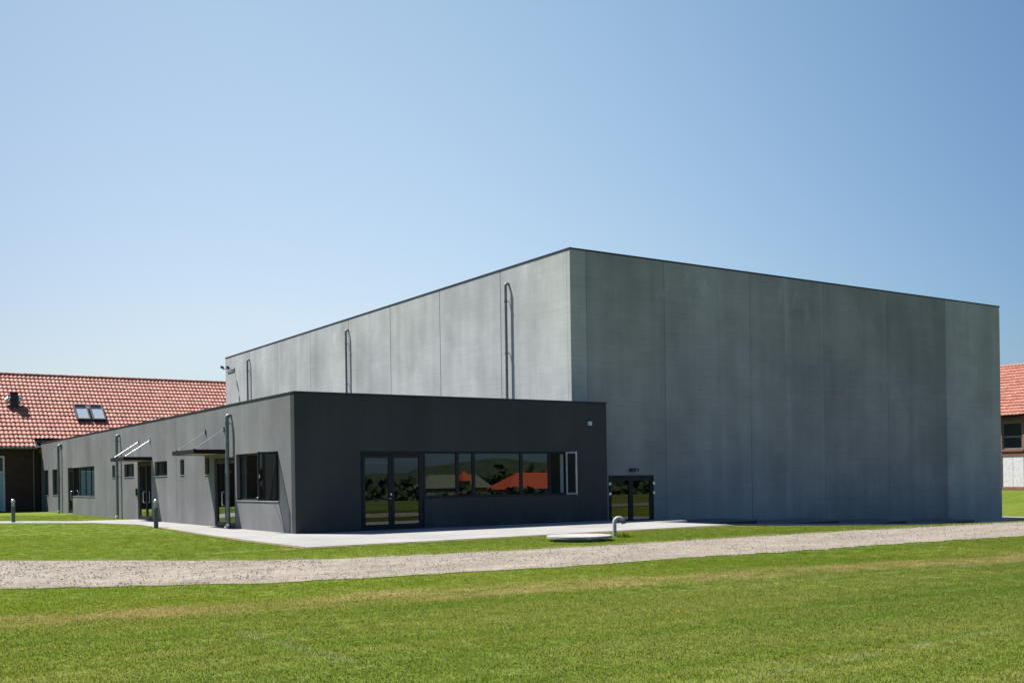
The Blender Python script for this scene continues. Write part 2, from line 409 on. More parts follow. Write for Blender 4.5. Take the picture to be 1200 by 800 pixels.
class MB:
    def __init__(s):
        s.v = []; s.f = []; s.mi = []; s.tone = []; s.ms = []
        s.cur = 0; s.ct = 1.0
    def use(s, m, tone=1.0):
        if m not in s.ms:
            s.ms.append(m)
        s.cur = s.ms.index(m); s.ct = tone
        return s
    def face(s, idx):
        s.f.append(idx); s.mi.append(s.cur); s.tone.append(s.ct)
    def poly(s, pts):
        b = len(s.v); s.v += [tuple(p) for p in pts]
        s.face(list(range(b, b + len(pts))))
    def box(s, x0, x1, y0, y1, z0, z1):
        b = len(s.v)
        s.v += [(x0, y0, z0), (x1, y0, z0), (x1, y1, z0), (x0, y1, z0), (x0, y0, z1), (x1, y0, z1), (x1, y1, z1), (x0, y1, z1)]
        for q in ((0, 3, 2, 1), (4, 5, 6, 7), (0, 1, 5, 4), (1, 2, 6, 5), (2, 3, 7, 6), (3, 0, 4, 7)):
            s.face([b + i for i in q])
        return s
    def obox(s, c, ax, ay, az):                     # oriented box, half vectors
        c = Vector(c); b = len(s.v)
        for sz in (-1, 1):
            for sx, sy in ((-1, -1), (1, -1), (1, 1), (-1, 1)):
                s.v.append(tuple(c + ax * sx + ay * sy + az * sz))
        for q in ((0, 3, 2, 1), (4, 5, 6, 7), (0, 1, 5, 4), (1, 2, 6, 5), (2, 3, 7, 6), (3, 0, 4, 7)):
            s.face([b + i for i in q])
        return s
    def tube(s, pts, r, n=14, caps=True):
        pts = [Vector(p) for p in pts]
        rings = []; up = None
        for i, p in enumerate(pts):
            d = (pts[min(i + 1, len(pts) - 1)] - pts[max(i - 1, 0)]).normalized()
            if up is None:
                up = Vector((0, 0, 1)) if abs(d.z) < 0.9 else Vector((0, 1, 0))
            a = d.cross(up)
            if a.length < 1e-4:
                a = d.cross(Vector((1, 0, 0)))
            a.normalize(); c = a.cross(d).normalized(); up = c
            rr = r[i] if isinstance(r, (list, tuple)) else r
            b = len(s.v)
            s.v += [tuple(p + (a * math.cos(2 * math.pi * k / n) + c * math.sin(2 * math.pi * k / n)) * rr) for k in range(n)]
            rings.append(b)
        for u, w in zip(rings, rings[1:]):
            for k in range(n):
                s.face([u + k, u + (k + 1) % n, w + (k + 1) % n, w + k])
        if caps:
            s.face([rings[0] + k for k in reversed(range(n))]); s.face([rings[-1] + k for k in range(n)])
        return s
    def lathe(s, cx, cy, prof, n=40):
        rings = []
        for r, z in prof:
            b = len(s.v)
            s.v += [(cx + r * math.cos(2 * math.pi * k / n), cy + r * math.sin(2 * math.pi * k / n), z) for k in range(n)]
            rings.append(b)
        for u, w in zip(rings, rings[1:]):
            for k in range(n):
                s.face([u + k, u + (k + 1) % n, w + (k + 1) % n, w + k])
        s.face([rings[0] + k for k in reversed(range(n))]); s.face([rings[-1] + k for k in range(n)])
        return s
    def wall(s, axis, c, inward, thick, u0, u1, z0, z1, holes=(), split=None):
        """a slab with rectangular openings; axis 'x': plane x=c, u=y; axis 'y': plane y=c, u=x"""
        us = sorted({u0, u1, *[h[0] for h in holes], *[h[1] for h in holes]})
        zs = sorted({z0, z1, *[h[2] for h in holes], *[h[3] for h in holes]})
        us = [u for u in us if u0 <= u <= u1]; zs = [z for z in zs if z0 <= z <= z1]
        def solid(i, j):
            if i < 0 or j < 0 or i >= len(us) - 1 or j >= len(zs) - 1:
                return False
            um = (us[i] + us[i + 1]) / 2; zm = (zs[j] + zs[j + 1]) / 2
            return not any(h[0] < um < h[1] and h[2] < zm < h[3] for h in holes)
        vid = {}
        def V(i, j, k):
            if (i, j, k) not in vid:
                w = c + inward * thick * k
                vid[(i, j, k)] = len(s.v)
                s.v.append((w, us[i], zs[j]) if axis == 'x' else (us[i], w, zs[j]))
            return vid[(i, j, k)]
        for i in range(len(us) - 1):
            for j in range(len(zs) - 1):
                if not solid(i, j):
                    continue
                for k in (0, 1):
                    s.face([V(i, j, k), V(i + 1, j, k), V(i + 1, j + 1, k), V(i, j + 1, k)])
                if not solid(i - 1, j): s.face([V(i, j, 0), V(i, j + 1, 0), V(i, j + 1, 1), V(i, j, 1)])
                if not solid(i + 1, j): s.face([V(i + 1, j, 0), V(i + 1, j + 1, 0), V(i + 1, j + 1, 1), V(i + 1, j, 1)])
                if not solid(i, j - 1): s.face([V(i, j, 0), V(i + 1, j, 0), V(i + 1, j, 1), V(i, j, 1)])
                if not solid(i, j + 1): s.face([V(i, j + 1, 0), V(i + 1, j + 1, 0), V(i + 1, j + 1, 1), V(i, j + 1, 1)])
        return s
    def build(s, name, parent=None, smooth=False, bevel=0.0, recalc=True):
        me = bpy.data.meshes.new(name)
        off = root_of(parent).location if parent is not None else Vector((0, 0, 0))
        me.from_pydata([(v[0] - off[0], v[1] - off[1], v[2] - off[2]) for v in s.v], [], s.f)
        for m in s.ms:
            me.materials.append(M[m])
        me.polygons.foreach_set("material_index", s.mi)
        at = me.attributes.new("tone", 'FLOAT', 'FACE')
        at.data.foreach_set("value", s.tone)
        if recalc:
            bm = bmesh.new(); bm.from_mesh(me)
            bmesh.ops.recalc_face_normals(bm, faces=bm.faces)
            bm.to_mesh(me); bm.free()
        if smooth:
            me.polygons.foreach_set("use_smooth", [True] * len(me.polygons))
            if smooth != 'all':
                me.set_sharp_from_angle(angle=R(40))
        o = link(name, me, parent)
        if bevel:
            bv = o.modifiers.new("edge", 'BEVEL'); bv.width = bevel; bv.segments = 2; bv.limit_method = 'ANGLE'
        return o

def struct(o, kind='structure'):
    o['kind'] = kind
    return o

# ------------------------------------------------------------------ terrain
def sstep(a, b, v):
    v = min(1, max(0, (v - a) / (b - a)))
    return v * v * (3 - 2 * v)

CREST = [(12.9, -6.2), (13.4, -7.35), (14.35, -8.6), (16.0, -10.3), (17.0, -11.1), (20.0, -11.6), (30.0, -12.1), (46.0, -13.0), (80, -15)]
def crest(x):
    if x <= CREST[0][0]:
        return CREST[0][1]
    for (a, ya), (b, yb) in zip(CREST, CREST[1:]):
        if x <= b:
            return ya + (yb - ya) * (x - a) / (b - a)
    return CREST[-1][1]

def yard(x):                                        # level of the sunken yard along the hall
    pts = [(12.7, 0), (14, -0.14), (17, -0.25), (41, -1.08), (46, -1.0)]
    if x <= pts[0][0]:
        return 0.0
    for (a, za), (b, zb) in zip(pts, pts[1:]):
        if x <= b:
            return za + (zb - za) * (x - a) / (b - a)
    return -1.0

def terrain(x, y):
    h = 0.0
    if x > 12.7:
        d = y - crest(x)
        k = sstep(0.0, 1.5 * sstep(12.7, 16.5, x) + 0.3, d)
        h = yard(x) * k
        if x > 46:
            h += 1.25 * sstep(46, 64, x) * k
    if y < -36:                                     # the field drops away behind the photographer
        h -= 5.0 * sstep(-45, -130, y) if y < -45 else 0.0
    return h

def lines(segs):
    out = []
    for a, b, st in segs:
        n = max(1, round((b - a) / st))
        out += [a + (b - a) * i / n for i in range(n)]
    out.append(segs[-1][1])
    return out

gx = lines([(-900, -200, 100), (-200, -40, 16), (-40, -16, 2), (-16, 12, 0.5), (12, 48, 0.25), (48, 80, 2), (80, 240, 16), (240, 900, 110)])
gy = lines([(-900, -240, 110), (-240, -60, 12), (-60, -32, 2), (-32, -14, 0.5), (-14, 3, 0.25), (3, 60, 1.9), (60, 200, 20), (200, 900, 140)])
vs = [(x, y, terrain(x, y)) for y in gy for x in gx]
nx = len(gx)
fs = [(j * nx + i, j * nx + i + 1, (j + 1) * nx + i + 1, (j + 1) * nx + i) for j in range(len(gy) - 1) for i in range(nx - 1)]
me = bpy.data.meshes.new("lawn"); me.from_pydata(vs, [], fs)
me.materials.append(M['lawn'])
me.polygons.foreach_set("use_smooth", [True] * len(fs))

# gravel path outlines (upper = house side, lower = field side)
UP = [(-40, 24), (-28, 12.5), (-16, 1.0), (-9.28, -5.64), (-7.04, -7.84), (-4.91, -9.94), (-3.35, -10.83), (-1.39, -11.05), (0.74, -11.28), (3.54, -11.59), (5.82, -11.55), (8.94, -11.57), (12.48, -11.59), (16.08, -11.93), (20.09, -12.31), (40, -14.2), (90, -19)]
LO = [(-48, 8), (-30, -1.5), (-18, -8.5), (-10.24, -12.81), (-8.49, -13.85), (-6.71, -14.9), (-5.33, -15.19), (-3.77, -15.35), (-2.18, -15.67), (-0.37, -15.87), (1.92, -15.76), (4.16, -15.98), (6.86, -16.04), (9.94, -16.12), (13.11, -16.41), (36, -18.6), (90, -23.5)]
def inside(poly, x, y):
    r = False; j = len(poly) - 1
    for i in range(len(poly)):
        (xi, yi), (xj, yj) = poly[i], poly[j]
        if (yi > y) != (yj > y) and x < (xj - xi) * (y - yi) / (yj - yi) + xi:
            r = not r
        j = i
    return r
GPOLY = UP + LO[::-1]
APRON = [(-2.40, -6.75), (1.0, -6.72), (6.0, -6.5), (12.9, -6.2), (12.9, 0.0), (0.0, 0.0), (0.0, 19.9), (-2.1, 20.2), (-2.6, 17.25), (-1.55, 13.05), (-1.8, 7.73), (-2.22, 1.35), (-2.4, -3.0)]
TRACK = [(-2.1, 20.2), (-2.6, 17.25), (-5.66, 21.2), (-9.5, 26.5), (-16, 35.5), (-14.5, 37.0), (-8.8, 29.0), (-5.0, 24.0)]
CAMXY = (-12.746, -31.598)
def weight(x, y):
    if x < -60 or x > 60 or y < -33 or y > 44 or inside(GPOLY, x, y) or inside(APRON, x, y) or inside(TRACK, x, y):
        return 0.0
    if x > 0.0 and y > -0.2 and x < 47:
        return 0.0
    if x > 12.9 and y > crest(x) + 0.7 and x < 46.5:
        return 0.0
    dx, dy = x - CAMXY[0], y - CAMXY[1]
    dep = dx * 0.554 + dy * 0.833; lat = dx * 0.833 - dy * 0.554
    if dep < 6.0 or abs(lat) > dep * 0.56 + 4.0:
        return 0.0
    return 1.0 if dep < 15 else (0.55 if dep < 21 else (0.30 if dep < 34 else 0.12 if dep < 60 else 0.0))
at = me.attributes.new("grass", 'FLOAT', 'POINT')
at.data.foreach_set("value", [weight(v[0], v[1]) for v in vs])
lawn = link("lawn", me)
struct(lawn)

def ragged(poly, amp, step=0.22, seed=1):
    rg = random.Random(seed)
    out = []
    for (ax, ay), (bx, by) in zip(poly, poly[1:]):
        L = math.hypot(bx - ax, by - ay); n = max(1, int(L / step)) if abs(ax) < 42 else 1
        for i in range(n):
            k = i / n
            j = amp * (rg.random() - 0.5) * 2 if n > 1 else 0
            out.append((ax + (bx - ax) * k, ay + (by - ay) * k + j))
    out.append(poly[-1])
    return out
def strip(name, up, lo, m, zoff, n=9):
    """ruled sheet between two poly-lines resampled to the same count"""
    def resample(pl, cnt):
        ds = [0.0]
        for a, b in zip(pl, pl[1:]):
            ds.append(ds[-1] + math.hypot(b[0] - a[0], b[1] - a[1]))
        out = []; k = 0
        for i in range(cnt):
            d = ds[-1] * i / (cnt - 1)
            while k < len(ds) - 2 and ds[k + 1] < d:
                k += 1
            f = (d - ds[k]) / max(1e-9, ds[k + 1] - ds[k])
            out.append((pl[k][0] + (pl[k + 1][0] - pl[k][0]) * f, pl[k][1] + (pl[k + 1][1] - pl[k][1]) * f))
        return out
    cnt = max(len(up), len(lo))
    a = resample(up, cnt); b = resample(lo, cnt)
    mb = MB(); mb.use(m)
    for i in range(cnt):
        for j in range(n + 1):
            f = j / n
            x = a[i][0] + (b[i][0] - a[i][0]) * f; y = a[i][1] + (b[i][1] - a[i][1]) * f
            crown = 0.05 * math.sin(math.pi * f) if m == 'gravel' else 0.0
            mb.v.append((x, y, terrain(x, y) + zoff + crown))
    for i in range(cnt - 1):
        for j in range(n):
            q = i * (n + 1) + j
            mb.face([q, q + 1, q + n + 2, q + n + 1])
    o = mb.build(name, smooth='all')
    return struct(o)
gravel = strip("gravel_path", ragged(UP, 0.11, seed=3), ragged(LO, 0.13, seed=4), 'gravel', 0.012)

# concrete paving: flat apron round the annex (40 mm proud) and the sunken yard along the hall
mb = MB(); mb.use('slab')
mb.poly([(x, y, 0.03) for x, y in APRON])
n = len(APRON)
for i in range(n):
    (ax, ay), (bx, by) = APRON[i], APRON[(i + 1) % n]
    mb.poly([(ax, ay, 0.03), (bx, by, 0.03), (bx, by, -0.12), (ax, ay, -0.12)])
struct(mb.build("pavement"))
mb = MB(); mb.use('slab', 0.97)
xs = lines([(12.9, 46.0, 0.3)]); NJ = 14
for x in xs:
    y0 = crest(x) + 1.6 * sstep(12.9, 16.5, x) + 0.0
    for j in range(NJ + 1):
        y = y0 + (1.35 - y0) * j / NJ
        mb.v.append((x, y, terrain(x, y) + 0.026))
for i in range(len(xs) - 1):
    for j in range(NJ):
        q = i * (NJ + 1) + j
        mb.face([q, q + NJ + 1, q + NJ + 2, q + 1])
struct(mb.build("yard_pavement"))
mb = MB(); mb.use('slab', 0.95)
mb.box(41.0, 45.9, 1.352, 46, -1.3, -0.96)
struct(mb.build("side_pavement"))
mb = MB(); mb.use('slab')
mb.poly([(x, y, 0.016) for x, y in TRACK])
struct(mb.build("footpath"))

m, t, b = mat("bare_soil")
p_ = t.pos()
c = t.mix(t.ramp(t.noise(p_, 2.5, 4, .7), .42, .62), (0.20, 0.150, 0.095), (0.14, 0.15, 0.045))
t.put(b.inputs["Base Color"], c); b.inputs["Roughness"].default_value = 0.95; b.inputs["Specular IOR Level"].default_value = 0.1
M['soil'] = m
strip("soil_edge", [(-2.42, -6.72), (1.0, -6.69), (6.0, -6.47), (12.9, -6.18)], ragged([(-2.55, -7.0), (1.0, -6.98), (6.0, -6.80), (12.9, -6.5)], .14, seed=8), 'soil', 0.016, n=2)
strip("soil_edge", ragged([(-1.62, 13.05), (-1.95, 7.73), (-2.40, 1.35), (-2.62, -3.0), (-2.62, -6.9)], .02, seed=9), [(-1.54, 13.05), (-1.79, 7.73), (-2.21, 1.35), (-2.39, -3.0), (-2.38, -6.8)], 'soil', 0.016, n=2)

# ------------------------------------------------------------------ windows, doors, pipes
def P3(axis, c, inward, u, w, z):
    return (c + inward * w, u, z) if axis == 'x' else (u, c + inward * w, z)
def bx(mb, axis, c, inward, u0, u1, w0, w1, z0, z1):
    a, b = sorted((c + inward * w0, c + inward * w1))
    if axis == 'x':
        mb.box(a, b, u0, u1, z0, z1)
    else:
        mb.box(u0, u1, a, b, z0, z1)
def window(parent, axis, c, inward, u0, u1, z0, z1, mull=(), rec=0.10, fw=0.06, fd=0.07, glass='glass', skip=(), sill=True, name='window', frame='frame', cross=(), mw=0.05):
    mb = MB(); mb.use(frame)
    bx(mb, axis, c, inward, u0, u0 + fw, rec, rec + fd, z0, z1)
    bx(mb, axis, c, inward, u1 - fw, u1, rec, rec + fd, z0, z1)
    cuts = [u0 + fw] + [m for m in mull] + [u1 - fw]
    lights = []
    for i in range(len(cuts) - 1):
        a = cuts[i] + (mw / 2 if i else 0); b = cuts[i + 1] - (mw / 2 if i < len(cuts) - 2 else 0)
        lights.append((a, b))
        bx(mb, axis, c, inward, a, b, rec + .002, rec + fd - .002, z0, z0 + fw)
        bx(mb, axis, c, inward, a, b, rec + .002, rec + fd - .002, z1 - fw, z1)
        for zc in cross:
            bx(mb, axis, c, inward, a, b, rec + .002, rec + fd - .002, zc - mw / 2, zc + mw / 2)
    for m_ in mull:
        bx(mb, axis, c, inward, m_ - mw / 2, m_ + mw / 2, rec + .001, rec + fd - .001, z0, z1)
    w = mb.build(name, parent, bevel=0.006)
    for i, (a, b) in enumerate(lights):
        if i in skip:
            continue
        pm = MB(); pm.use(glass)
        pm.poly([P3(axis, c, inward, u, rec + fd * 0.45, z) for u, z in ((a - .01, z0 + fw - .01), (b + .01, z0 + fw - .01), (b + .01, z1 - fw + .01), (a - .01, z1 - fw + .01))])
        pm.build('pane', w)
    if sill:
        sm = MB(); sm.use('sillm')
        bx(sm, axis, c, inward, u0 - .01, u1 + .01, -0.025, rec - .002, z0 - .020, z0 - .002)
        sm.build('sill', w)
    return w, lights

def downpipe(parent, xw, y, z0, z1, off=0.18, r=0.065, shoe=True, brackets=(0.5,)):
    x = xw - off
    q = 0.085
    pts = [(x, y, z0), (x, y, z1 - q - .1)] + [(x + q - q * math.cos(a), y, z1 - q + q * math.sin(a)) for a in (0, .3, .6, .9, 1.2, 1.5)] + [(xw + 0.05, y, z1)]
    mb = MB(); mb.use('zinc'); mb.tube(pts, r, 16)
    p = mb.build('drainpipe', parent, smooth=True)
    for k in brackets:
        zb = z0 + (z1 - z0) * k
        b = MB(); b.use('zinc')
        b.lathe(x, y, [(r + .002, zb - .03), (r + .014, zb - .03), (r + .014, zb + .03), (r + .002, zb + .03)], 16)
        b.box(x + r * 0.9, xw - .002, y - .015, y + .015, zb - .015, zb + .015)
        b.build('bracket', p)
    if shoe:
        b = MB(); b.use('steel')
        b.tube([(x, y, z0 + 0.16), (x, y, z0 + .08), (x - .03, y - .01, z0 + .03), (x - .12, y - .02, z0 + 0.015)], r + .012, 14)
        b.build('shoe', p, smooth=True)
    return p

# ------------------------------------------------------------------ sports hall
HX, HY, HH, HW, HL = 11.927, 1.2, 10.666, 29.1, 41.08
X1, Y1 = HX + HW, HY + HL
hall = thing('sports_hall', 'tall windowless sports hall of grey precast concrete panels with dark roof edge', 'sports hall', (HX, HY, -1.6))
TH = 0.22; G = 0.007
fx = [HX, 12.72, 16.8, 21.82, 26.68, 31.4, 36.14, X1]
ft = [0.90, 0.72, 0.80, 0.74, 0.66, 0.62, 0.88]  # panel-to-panel tones, all lowered to put the front's deeper shade into the colour
DOOR = (13.70, 16.09, -1.0, 1.75)
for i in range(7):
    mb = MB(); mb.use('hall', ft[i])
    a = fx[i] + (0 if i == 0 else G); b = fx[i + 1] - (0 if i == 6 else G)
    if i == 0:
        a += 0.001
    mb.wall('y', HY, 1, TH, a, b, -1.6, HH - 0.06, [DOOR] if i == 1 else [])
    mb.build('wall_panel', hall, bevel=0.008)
ly = [HY + TH, 6.18, 11.42, 16.52, 21.56, 26.92, 32.16, 37.35, Y1]
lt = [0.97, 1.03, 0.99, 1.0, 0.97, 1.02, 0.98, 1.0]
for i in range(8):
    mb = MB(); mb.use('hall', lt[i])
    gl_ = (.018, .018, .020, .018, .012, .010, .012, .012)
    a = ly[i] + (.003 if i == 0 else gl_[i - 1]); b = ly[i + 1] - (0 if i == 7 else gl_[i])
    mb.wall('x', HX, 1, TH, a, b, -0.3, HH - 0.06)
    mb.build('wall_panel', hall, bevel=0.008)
mb = MB(); mb.use('hall', 0.95)
mb.box(X1 - TH, X1, HY + TH + .003, Y1, -1.6, HH - 0.06)
mb.build('side_wall', hall)
mb = MB(); mb.use('hall', 0.95)
mb.box(HX + TH + .003, X1 - TH - .003, Y1 - TH, Y1 - .004, -1.6, HH - 0.06)
mb.build('back_wall', hall)
mb = MB(); mb.use('joint')                       # lining just behind the panels closes the joints
mb.box(HX + TH + .02, HX + TH + .08, HY + TH + .1, Y1 - TH - .1, -0.3, HH - .5)
mb.box(HX + TH + .1, 13.5, HY + TH + .02, HY + TH + .08, -1.6, HH - .5)
mb.box(16.3, X1 - TH - .1, HY + TH + .02, HY + TH + .08, -1.6, HH - .5)
mb.box(13.503, 16.297, HY + TH + .02, HY + TH + .08, 2.0, HH - .5)
mb.build('wall_lining', hall)
mb = MB(); mb.use('roofing')
mb.box(HX + TH + .004, X1 - TH - .004, HY + TH + .004, Y1 - TH - .004, HH - 0.45, HH - 0.30)
mb.build('roof', hall)
mb = MB(); mb.use('cap')
mb.box(HX - .025, X1 + .025, HY - .025, HY + .26, HH - .058, HH)
mb.box(HX - .025, HX + .26, HY + .262, Y1 + .025, HH - .058, HH)
mb.box(X1 - .26, X1 + .025, HY + .262, Y1 + .025, HH - .058, HH)
mb.box(HX + .262, X1 - .262, Y1 - .26, Y1 + .025, HH - .058, HH)
mb.build('coping', hall, bevel=0.006)
for y, z1 in ((5.53, 9.94), (21.55, 10.0), (37.3, 9.99)):
    downpipe(hall, HX, y, 4.60, z1, off=0.16, r=0.062, shoe=False, brackets=(0.07, 0.45, 0.86))
# glazed double door of the hall
dr = MB(); dr.use('frame')
u0, u1, z0, z1 = DOOR[0], DOOR[1], -0.62, DOOR[3]
bx(dr, 'y', HY, 1, u0, u0 + .07, .06, .14, z0, z1); bx(dr, 'y', HY, 1, u1 - .07, u1, .06, .14, z0, z1)
bx(dr, 'y', HY, 1, u0 + .07, u1 - .07, .062, .138, z1 - .09, z1)
door = dr.build('double_door', hall, bevel=0.005)
mid = (u0 + u1) / 2
for a, b in ((u0 + .075, mid - .004), (mid + .004, u1 - .075)):
    lf = MB(); lf.use('frame')
    bx(lf, 'y', HY, 1, a, a + .11, .045, .11, z0 + .02, z1 - .095); bx(lf, 'y', HY, 1, b - .11, b, .045, .11, z0 + .02, z1 - .095)
    bx(lf, 'y', HY, 1, a + .11, b - .11, .047, .108, z1 - .22, z1 - .095)
    bx(lf, 'y', HY, 1, a + .11, b - .11, .047, .108, z0 + .02, z0 + .56)
    lo = lf.build('door_leaf', door, bevel=0.004)
    pm = MB(); pm.use('glass')
    pm.poly([(u, HY + .08, z) for u, z in ((a + .1, z0 + .55), (b - .1, z0 + .55), (b - .1, z1 - .21), (a + .1, z1 - .21))])
    pm.build('glass_pane', door)
for xx, sgn in ((u0 + .015, 1), (u1 - .015, -1)):
    for zz in (1.42, 1.02):
        h = MB(); h.use('steel')
        h.obox((xx + .03 * sgn, HY - .03, zz), Vector((.045, 0, .03 * sgn)), Vector((0, .022, 0)), Vector((-.02 * sgn, 0, .035)))
        h.tube([(xx, HY - .01, zz - .08), (xx, HY - .01, zz + .07)], .014, 10)
        h.build('hinge', door, bevel=.004)
rm = MB(); rm.use('inner')                       # the lobby behind the glass
rm.wall('y', 6.0, 1, .1, 12.6, 17.2, -0.7, 2.6); rm.box(12.5, 12.6, 1.6, 6, -0.7, 2.6); rm.box(17.2, 17.3, 1.6, 6, -0.7, 2.6)
rm.box(12.5, 17.3, 1.55, 6.1, 2.6, 2.7); rm.box(12.5, 17.3, 1.55, 6.1, -0.8, -0.7)
rm.build('lobby', hall)
lm = MB(); lm.use('black')
lm.box(14.78, 15.16, HY - .16, HY - .002, 1.90, 2.02)
lm.tube([(15.0, HY - .17, 1.96), (15.0, HY - .20, 1.95)], .035, 12)
wl = lm.build('wall_lamp', hall, bevel=.03)
lm = MB(); lm.use('lens'); lm.tube([(15.0, HY - .199, 1.95), (15.0, HY - .215, 1.945)], .03, 12); lm.build('lens', wl)
# level plinths stepping down along the foot of the front
PL = [(15.9, 19.85, -0.15), (19.86, 25.0, -0.33), (25.01, 29.75, -0.51), (29.76, 35.1, -0.68)]
for i, (a, b, zt) in enumerate(PL):
    mb = MB(); mb.use('slab', 0.62); mb.box(a, b, -0.95, HY - .004, zt - .06, zt)
    mb.use('dark'); mb.box(a + .002, b - .03, -0.93, HY - .006, -1.6, zt - .062)
    mb.build('plinth', hall, bevel=0.006)
mb = MB(); mb.use('slab', 1.0); mb.box(12.95, 14.32, -2.62, -0.97, -0.03, 0.035)
mb.use('dark'); mb.box(12.97, 14.27, -2.60, -0.99, -.4, -0.032)
mb.build('plinth', hall, bevel=0.006)
# floodlight bracket at the rear corner of the long side
fl = MB(); fl.use('black')
yb, zb = 40.4, 9.62
fl.box(HX - .03, HX - .002, yb - .10, yb + .10, zb - .14, zb + .12)
fl.tube([(HX - .02, yb, zb), (HX - .74, yb, zb + .02), (HX - .80, yb, zb - .03)], .026, 10)
fb = fl.build('floodlight_bracket', hall, smooth=True)
h = MB(); h.use('zinc'); h.tube([(HX - .05, yb + .11, zb), (HX - .05, yb + 1.45, zb)], .03, 8); h.build('conduit', fb, smooth=True)
for dx_, dy in ((-.78, .16), (-.42, .05)):
    h = MB(); h.use('black')
    h.tube([(HX + dx_, yb, zb + .02), (HX + dx_, yb + dy, zb + .09)], .018, 8)
    h.obox((HX + dx_ - .03, yb + dy, zb + .15), Vector((.10, 0, -.05)), Vector((0, .09, 0)), Vector((.03, 0, .06)))
    h.build('floodlight', fb, bevel=.01)

# ------------------------------------------------------------------ dark annex
AH, AW, AL = 4.567, 12.672, 44.55
annex = thing('annex_building', 'long low flat-roofed dark grey annex with glazed front, wrapped along the hall', 'annex', (0, 0, -0.3))
Z0, ZT = -0.3, AH - 0.055
FT = 0.30
HOLES_F = [(2.28, 4.67, 0.06, 2.66), (4.672, 10.74, 1.05, 2.66)]
mb = MB(); mb.use('front')
mb.wall('y', 0, 1, FT, 0.0, AW, Z0, ZT, [(2.28, 4.671, 0.06, 2.66), (4.671, 10.74, 1.05, 2.66)])
mb.build('front_wall', annex, bevel=0.008)
# left wall: openings (y0,y1,z0,z1)
WA = (1.43, 5.55, 1.05, 2.70); WS1 = (11.95, 12.50, 2.05, 2.68); WS2 = (8.66, 9.20, 2.02, 2.68); D2 = (5.75, 8.05, 0.05, 2.62)
WB = (14.44, 16.45, 2.04, 2.68); D1 = (17.02, 19.42, 0.05, 2.75); WC = (20.09, 21.95, 2.05, 2.68); WD = (23.85, 24.45, 2.06, 2.68)
WE = (28.55, 34.36, 1.06, 2.72); DE = (34.36, 35.66, 0.05, 2.74); WF = (38.82, 40.55, 1.09, 2.72); WG = (41.96, 43.65, 1.08, 2.72)
panels = [(FT + .003, 13.03, 1.0, [WA, WS1, WS2, D2]), (13.045, 25.85, 1.0, [WB, D1, WC, WD]), (25.865, AL, 0.97, [WE, DE, WF, WG])]
for a, b, tn, hs in panels:
    mb = MB(); mb.use('side', tn)
    mb.wall('x', 0, 1, FT, a, b, Z0, ZT, hs)
    mb.build('side_wall', annex, bevel=0.006)
for yj in (13.04, 25.86):
    mb = MB(); mb.use('joint'); mb.box(.25, .31, yj - .06, yj + .06, Z0, ZT - .1); mb.build('joint_seal', annex)
mb = MB(); mb.use('side')
mb.box(FT + .003, HX - .01, AL - .3, AL - .004, Z0, ZT)
mb.build('end_wall', annex)
mb = MB(); mb.use('side')
mb.box(AW - FT, AW - .003, FT + .003, HY - .006, Z0, ZT)
mb.build('end_wall', annex)
mb = MB(); mb.use('roofing')
mb.box(FT + .004, HX - .004, FT + .004, AL - .31, AH - .50, AH - .30); mb.box(HX - .003, AW - FT - .004, FT + .004, HY - .004, AH - .50, AH - .30)
mb.build('roof', annex)
mb = MB(); mb.use('cap')
mb.box(-.025, AW + .02, -.025, FT + .03, ZT + .002, AH)
mb.box(-.025, FT + .03, FT + .032, AL + .02, ZT + .002, AH)
mb.box(AW - FT - .03, AW + .02, FT + .032, HY - .004, ZT + .002, AH)
mb.build('coping', annex, bevel=0.008)
# rooms behind the glass
rm = MB(); rm.use('inner')
rm.box(FT + .01, AW - FT - .01, 5.5, 5.6, 0.02, 3.6)               # back of the front room... 
rm.box(5.9, 6.0, 5.61, AL - .4, 0.02, 3.6)
rm.box(FT + .01, AW - FT - .01, FT + .01, 5.6, 3.6, 3.7); rm.box(FT + .01, 6.0, 5.61, AL - .4, 3.6, 3.7)
for yy in (10.5, 13.2, 17.0, 22.3, 27.5, 37.0):
    rm.box(FT + .01, 5.89, yy - .05, yy + .05, 0.02, 3.59)
rm.build('inner_wall', annex)
rm = MB(); rm.use('inner', 0.8)
rm.box(FT + .01, AW - FT - .01, FT + .01, 5.49, -0.1, 0.018); rm.box(FT + .01, 5.88, 5.62, AL - .4, -0.1, 0.017)
rm.build('floor_slab', annex)
# front glazing
w, L = window(annex, 'y', 0, 1, 4.672, 10.74, 1.05, 2.66, mull=(6.02, 6.69, 8.72, 9.99), rec=0.05, fw=0.075, mw=0.13, skip=(4,), sill=False)
